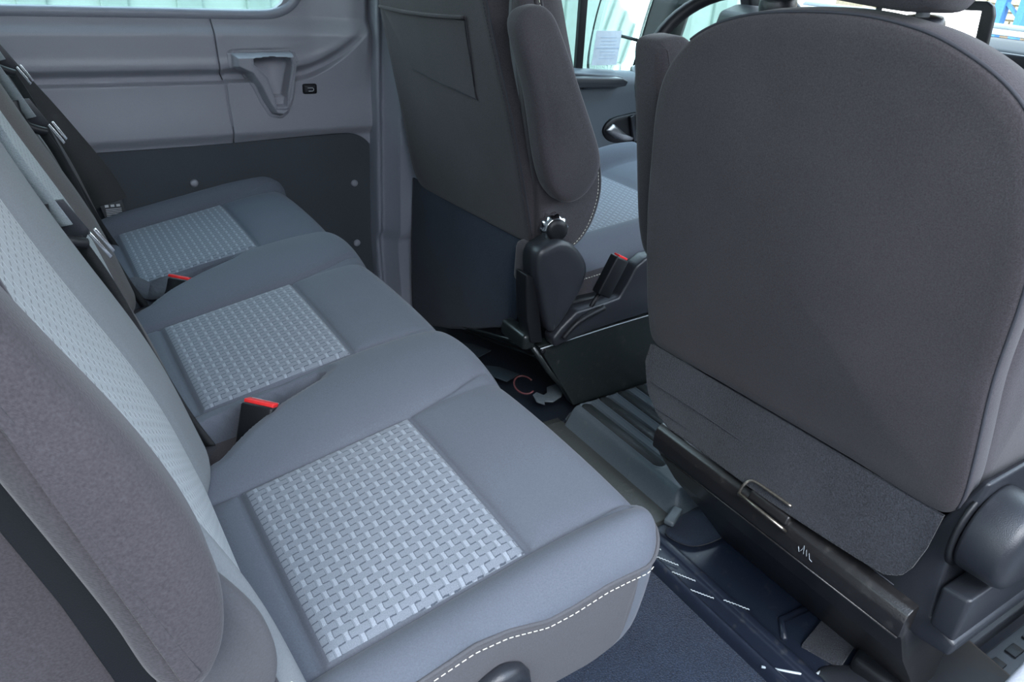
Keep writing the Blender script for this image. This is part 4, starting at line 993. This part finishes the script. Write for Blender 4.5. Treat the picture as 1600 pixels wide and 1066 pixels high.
obj('pane', grid(screen_pt, 4, 4), GLASS, w2)
obj('lower_seal', tube([(2.40, 0.05, -0.125), (2.40, 1.85, -0.125)], 0.014), GREYM, w2)
struct('trim_4', tube([(2.40, 1.88, -0.30), (2.22, 1.87, 0.05), (1.85, 1.86, 0.52)], 0.045, seg=12, flat=0.8), GREYM)

# paper notice on the side glass
pn = thing('paper_notice', (1.575, 1.90, -0.315), 'pale blue sheet of paper stuck inside the front side window', 'paper')
pa = grid(lambda u, v: (1.527 + 0.098 * u + 0.006 * v, 1.8985 - 0.003 * math.sin(3 * u), -0.315 + 0.098 * v), 12, 12)
pb = ([(p[0], p[1] + 0.0008, p[2]) for p in pa[0]], pa[1])
obj('sheet', join(pa, pb), PAPER, pn)
obj('faint_print', join(*[box((1.58 + 0.002 * (k % 2), 1.8945, -0.235 - 0.010 * k), (0.06 if k != 3 else 0.09, 0.0006, 0.0022 if k != 3 else 0.0035)) for k in range(7)]), PAPERL, pn, smooth=False)

# wing mirror outside the front door
wm = thing('wing_mirror', (2.05, 2.25, -0.5), 'large door mirror with a dark housing outside the front side window', 'mirror')
mo = cr([(2.425, -0.02, 0), (2.44, -0.22, 0), (2.42, -0.40, 0), (2.37, -0.465, 0), (2.25, -0.47, 0), (2.14, -0.44, 0), (2.11, -0.20, 0), (2.13, 0.10, 0), (2.30, 0.14, 0), (2.41, 0.10, 0)], 6, True)
mfr = lambda a, b, d: (2.00 + d - 0.25 * (a - 2.27) + 0.22 * (b + 0.2), a, b)
obj('housing', pad(mo, mfr, [(0.004, 0.0), (0.0, 0.006), (0.0, 0.06), (0.03, 0.11)], inner=4), BLK, wm)
mo2 = cr([(2.41, -0.02, 0), (2.425, -0.22, 0), (2.405, -0.385, 0), (2.36, -0.44, 0), (2.26, -0.445, 0), (2.215, -0.42, 0), (2.21, -0.20, 0), (2.215, 0.08, 0), (2.39, 0.08, 0)], 6, True)
obj('mirror_face', pad(mo2, lambda a, b, d: mfr(a, b, -0.004 - d), [(0, 0), (0.001, 0.001)], inner=3), MIRR, wm)
obj('mirror_bar', tube([mfr(2.30, -0.279, -0.008), mfr(2.22, -0.285, -0.008)], 0.006), BLK, wm)
obj('arm', tube([(2.06, 1.96, -0.44), (2.06, 2.20, -0.40)], 0.03), BLK, wm)

# ================================================================== OUTSIDE
ct = thing('white_container', (1.5, 4.3, -1.53), 'white ribbed steel container outside the side windows', 'container')
obj('side_sheet', box((1.0, 4.35, -0.10), (9.0, 0.06, 2.8)), WHITEW, ct, smooth=False)
rp = []
for i in range(26): rp.append(box((-3.2 + 0.34 * i, 4.31, -0.10), (0.12, 0.04, 2.8), 0.01))
obj('ribs', join(*rp), WHITEW2, ct, smooth=False, label='pale vertical ribs')
obj('end_post', box((-0.15, 4.29, -0.10), (0.10, 0.08, 2.8), 0.01), GREYM, ct, smooth=False)
bb = thing('brick_building', (14.0, 4.0, -1.53), 'brown brick building far beyond the windscreen', 'building')
def bricks():
    parts = [box((14.0, 3.0, 1.0), (0.3, 14, 5.0))]
    return join(*parts)
obj('wall', bricks(), BRICK, bb, smooth=False)
rows = []
for r in range(26):
    for c in range(16):
        rows.append(box((13.83, 4.6 + 0.30 * c + (0.15 if r % 2 else 0), -0.75 + 0.11 * r), (0.04, 0.27, 0.085)))
obj('brick_courses', join(*rows), mat('pale_brown_brick', (0.46, 0.38, 0.25), 0.85, None, 40, 0.2, 0.3), bb, smooth=False)
sf = thing('blue_frame', (10.0, 4.87, -1.53), 'blue painted steel frame in front of the brick building', 'frame')
bp_ = [box((10.0, 4.99, -0.1), (0.12, 0.11, 2.8)), box((10.0, 4.74, -0.1), (0.12, 0.08, 2.8)), box((10.0, 4.87, -0.30), (0.06, 0.34, 0.03), 0, Matrix.Rotation(math.radians(38), 4, 'X')), box((10.0, 4.87, -0.12), (0.06, 0.34, 0.03), 0, Matrix.Rotation(math.radians(-38), 4, 'X')), box((10.0, 4.87, 0.10), (0.06, 0.34, 0.03), 0, Matrix.Rotation(math.radians(38), 4, 'X')), box((10.0, 4.6, 1.2), (0.12, 1.6, 0.12))]
obj('posts', join(*bp_), BLUEP, sf, smooth=False)

# ================================================================== NEAR SIDE OF THE VAN (open sliding door)
struct('wall_right', box((-0.72, 0.05, -0.2), (0.62, 0.06, 1.6), 0.01), TRIM)
d2 = thing('door_2', (1.7, 0.04, FLOOR), kind='structure')
obj('door_card', box((1.72, 0.04, -0.66), (1.25, 0.07, 0.66), 0.02), DOORM, d2)
obj('front_pillar', box((1.12, 0.05, 0.1), (0.09, 0.07, 1.0), 0.02), TRIM2, d2)
struct('trim_5', prism([(0.404, -0.353), (0.430, -0.342), (0.52, -0.325), (0.52, -0.60), (0.404, -0.60)], 'y', 0.05, 0.08, 0.004), TRIM)
sl = thing('trim_6', (1.1, 0.25, FLOOR), kind='structure')
obj('step_plate', box((1.30, 0.235, -0.965), (0.46, 0.055, 0.012), 0.003), BLKS, sl)
for k in range(5): obj('step_slot', box((1.14 + 0.055 * k, 0.240, -0.957), (0.028, 0.018, 0.004), 0.001), BLK, sl)
obj('seat_track', box((1.18, 0.285, -0.945), (0.46, 0.025, 0.03), 0.003), BLKS, sl)
obj('sill_moulding', pad(cr([(0.86, 0.365, 0), (0.94, 0.352, 0), (1.01, 0.325, 0), (1.06, 0.27, 0), (1.02, 0.15, 0), (0.84, 0.15, 0)], 8, True), lambda a, b, d: (a, b, -0.965 + d), [(0, 0), (0, 0.012), (0.008, 0.020)], crown1=0.006, inner=5), BLKS, sl)
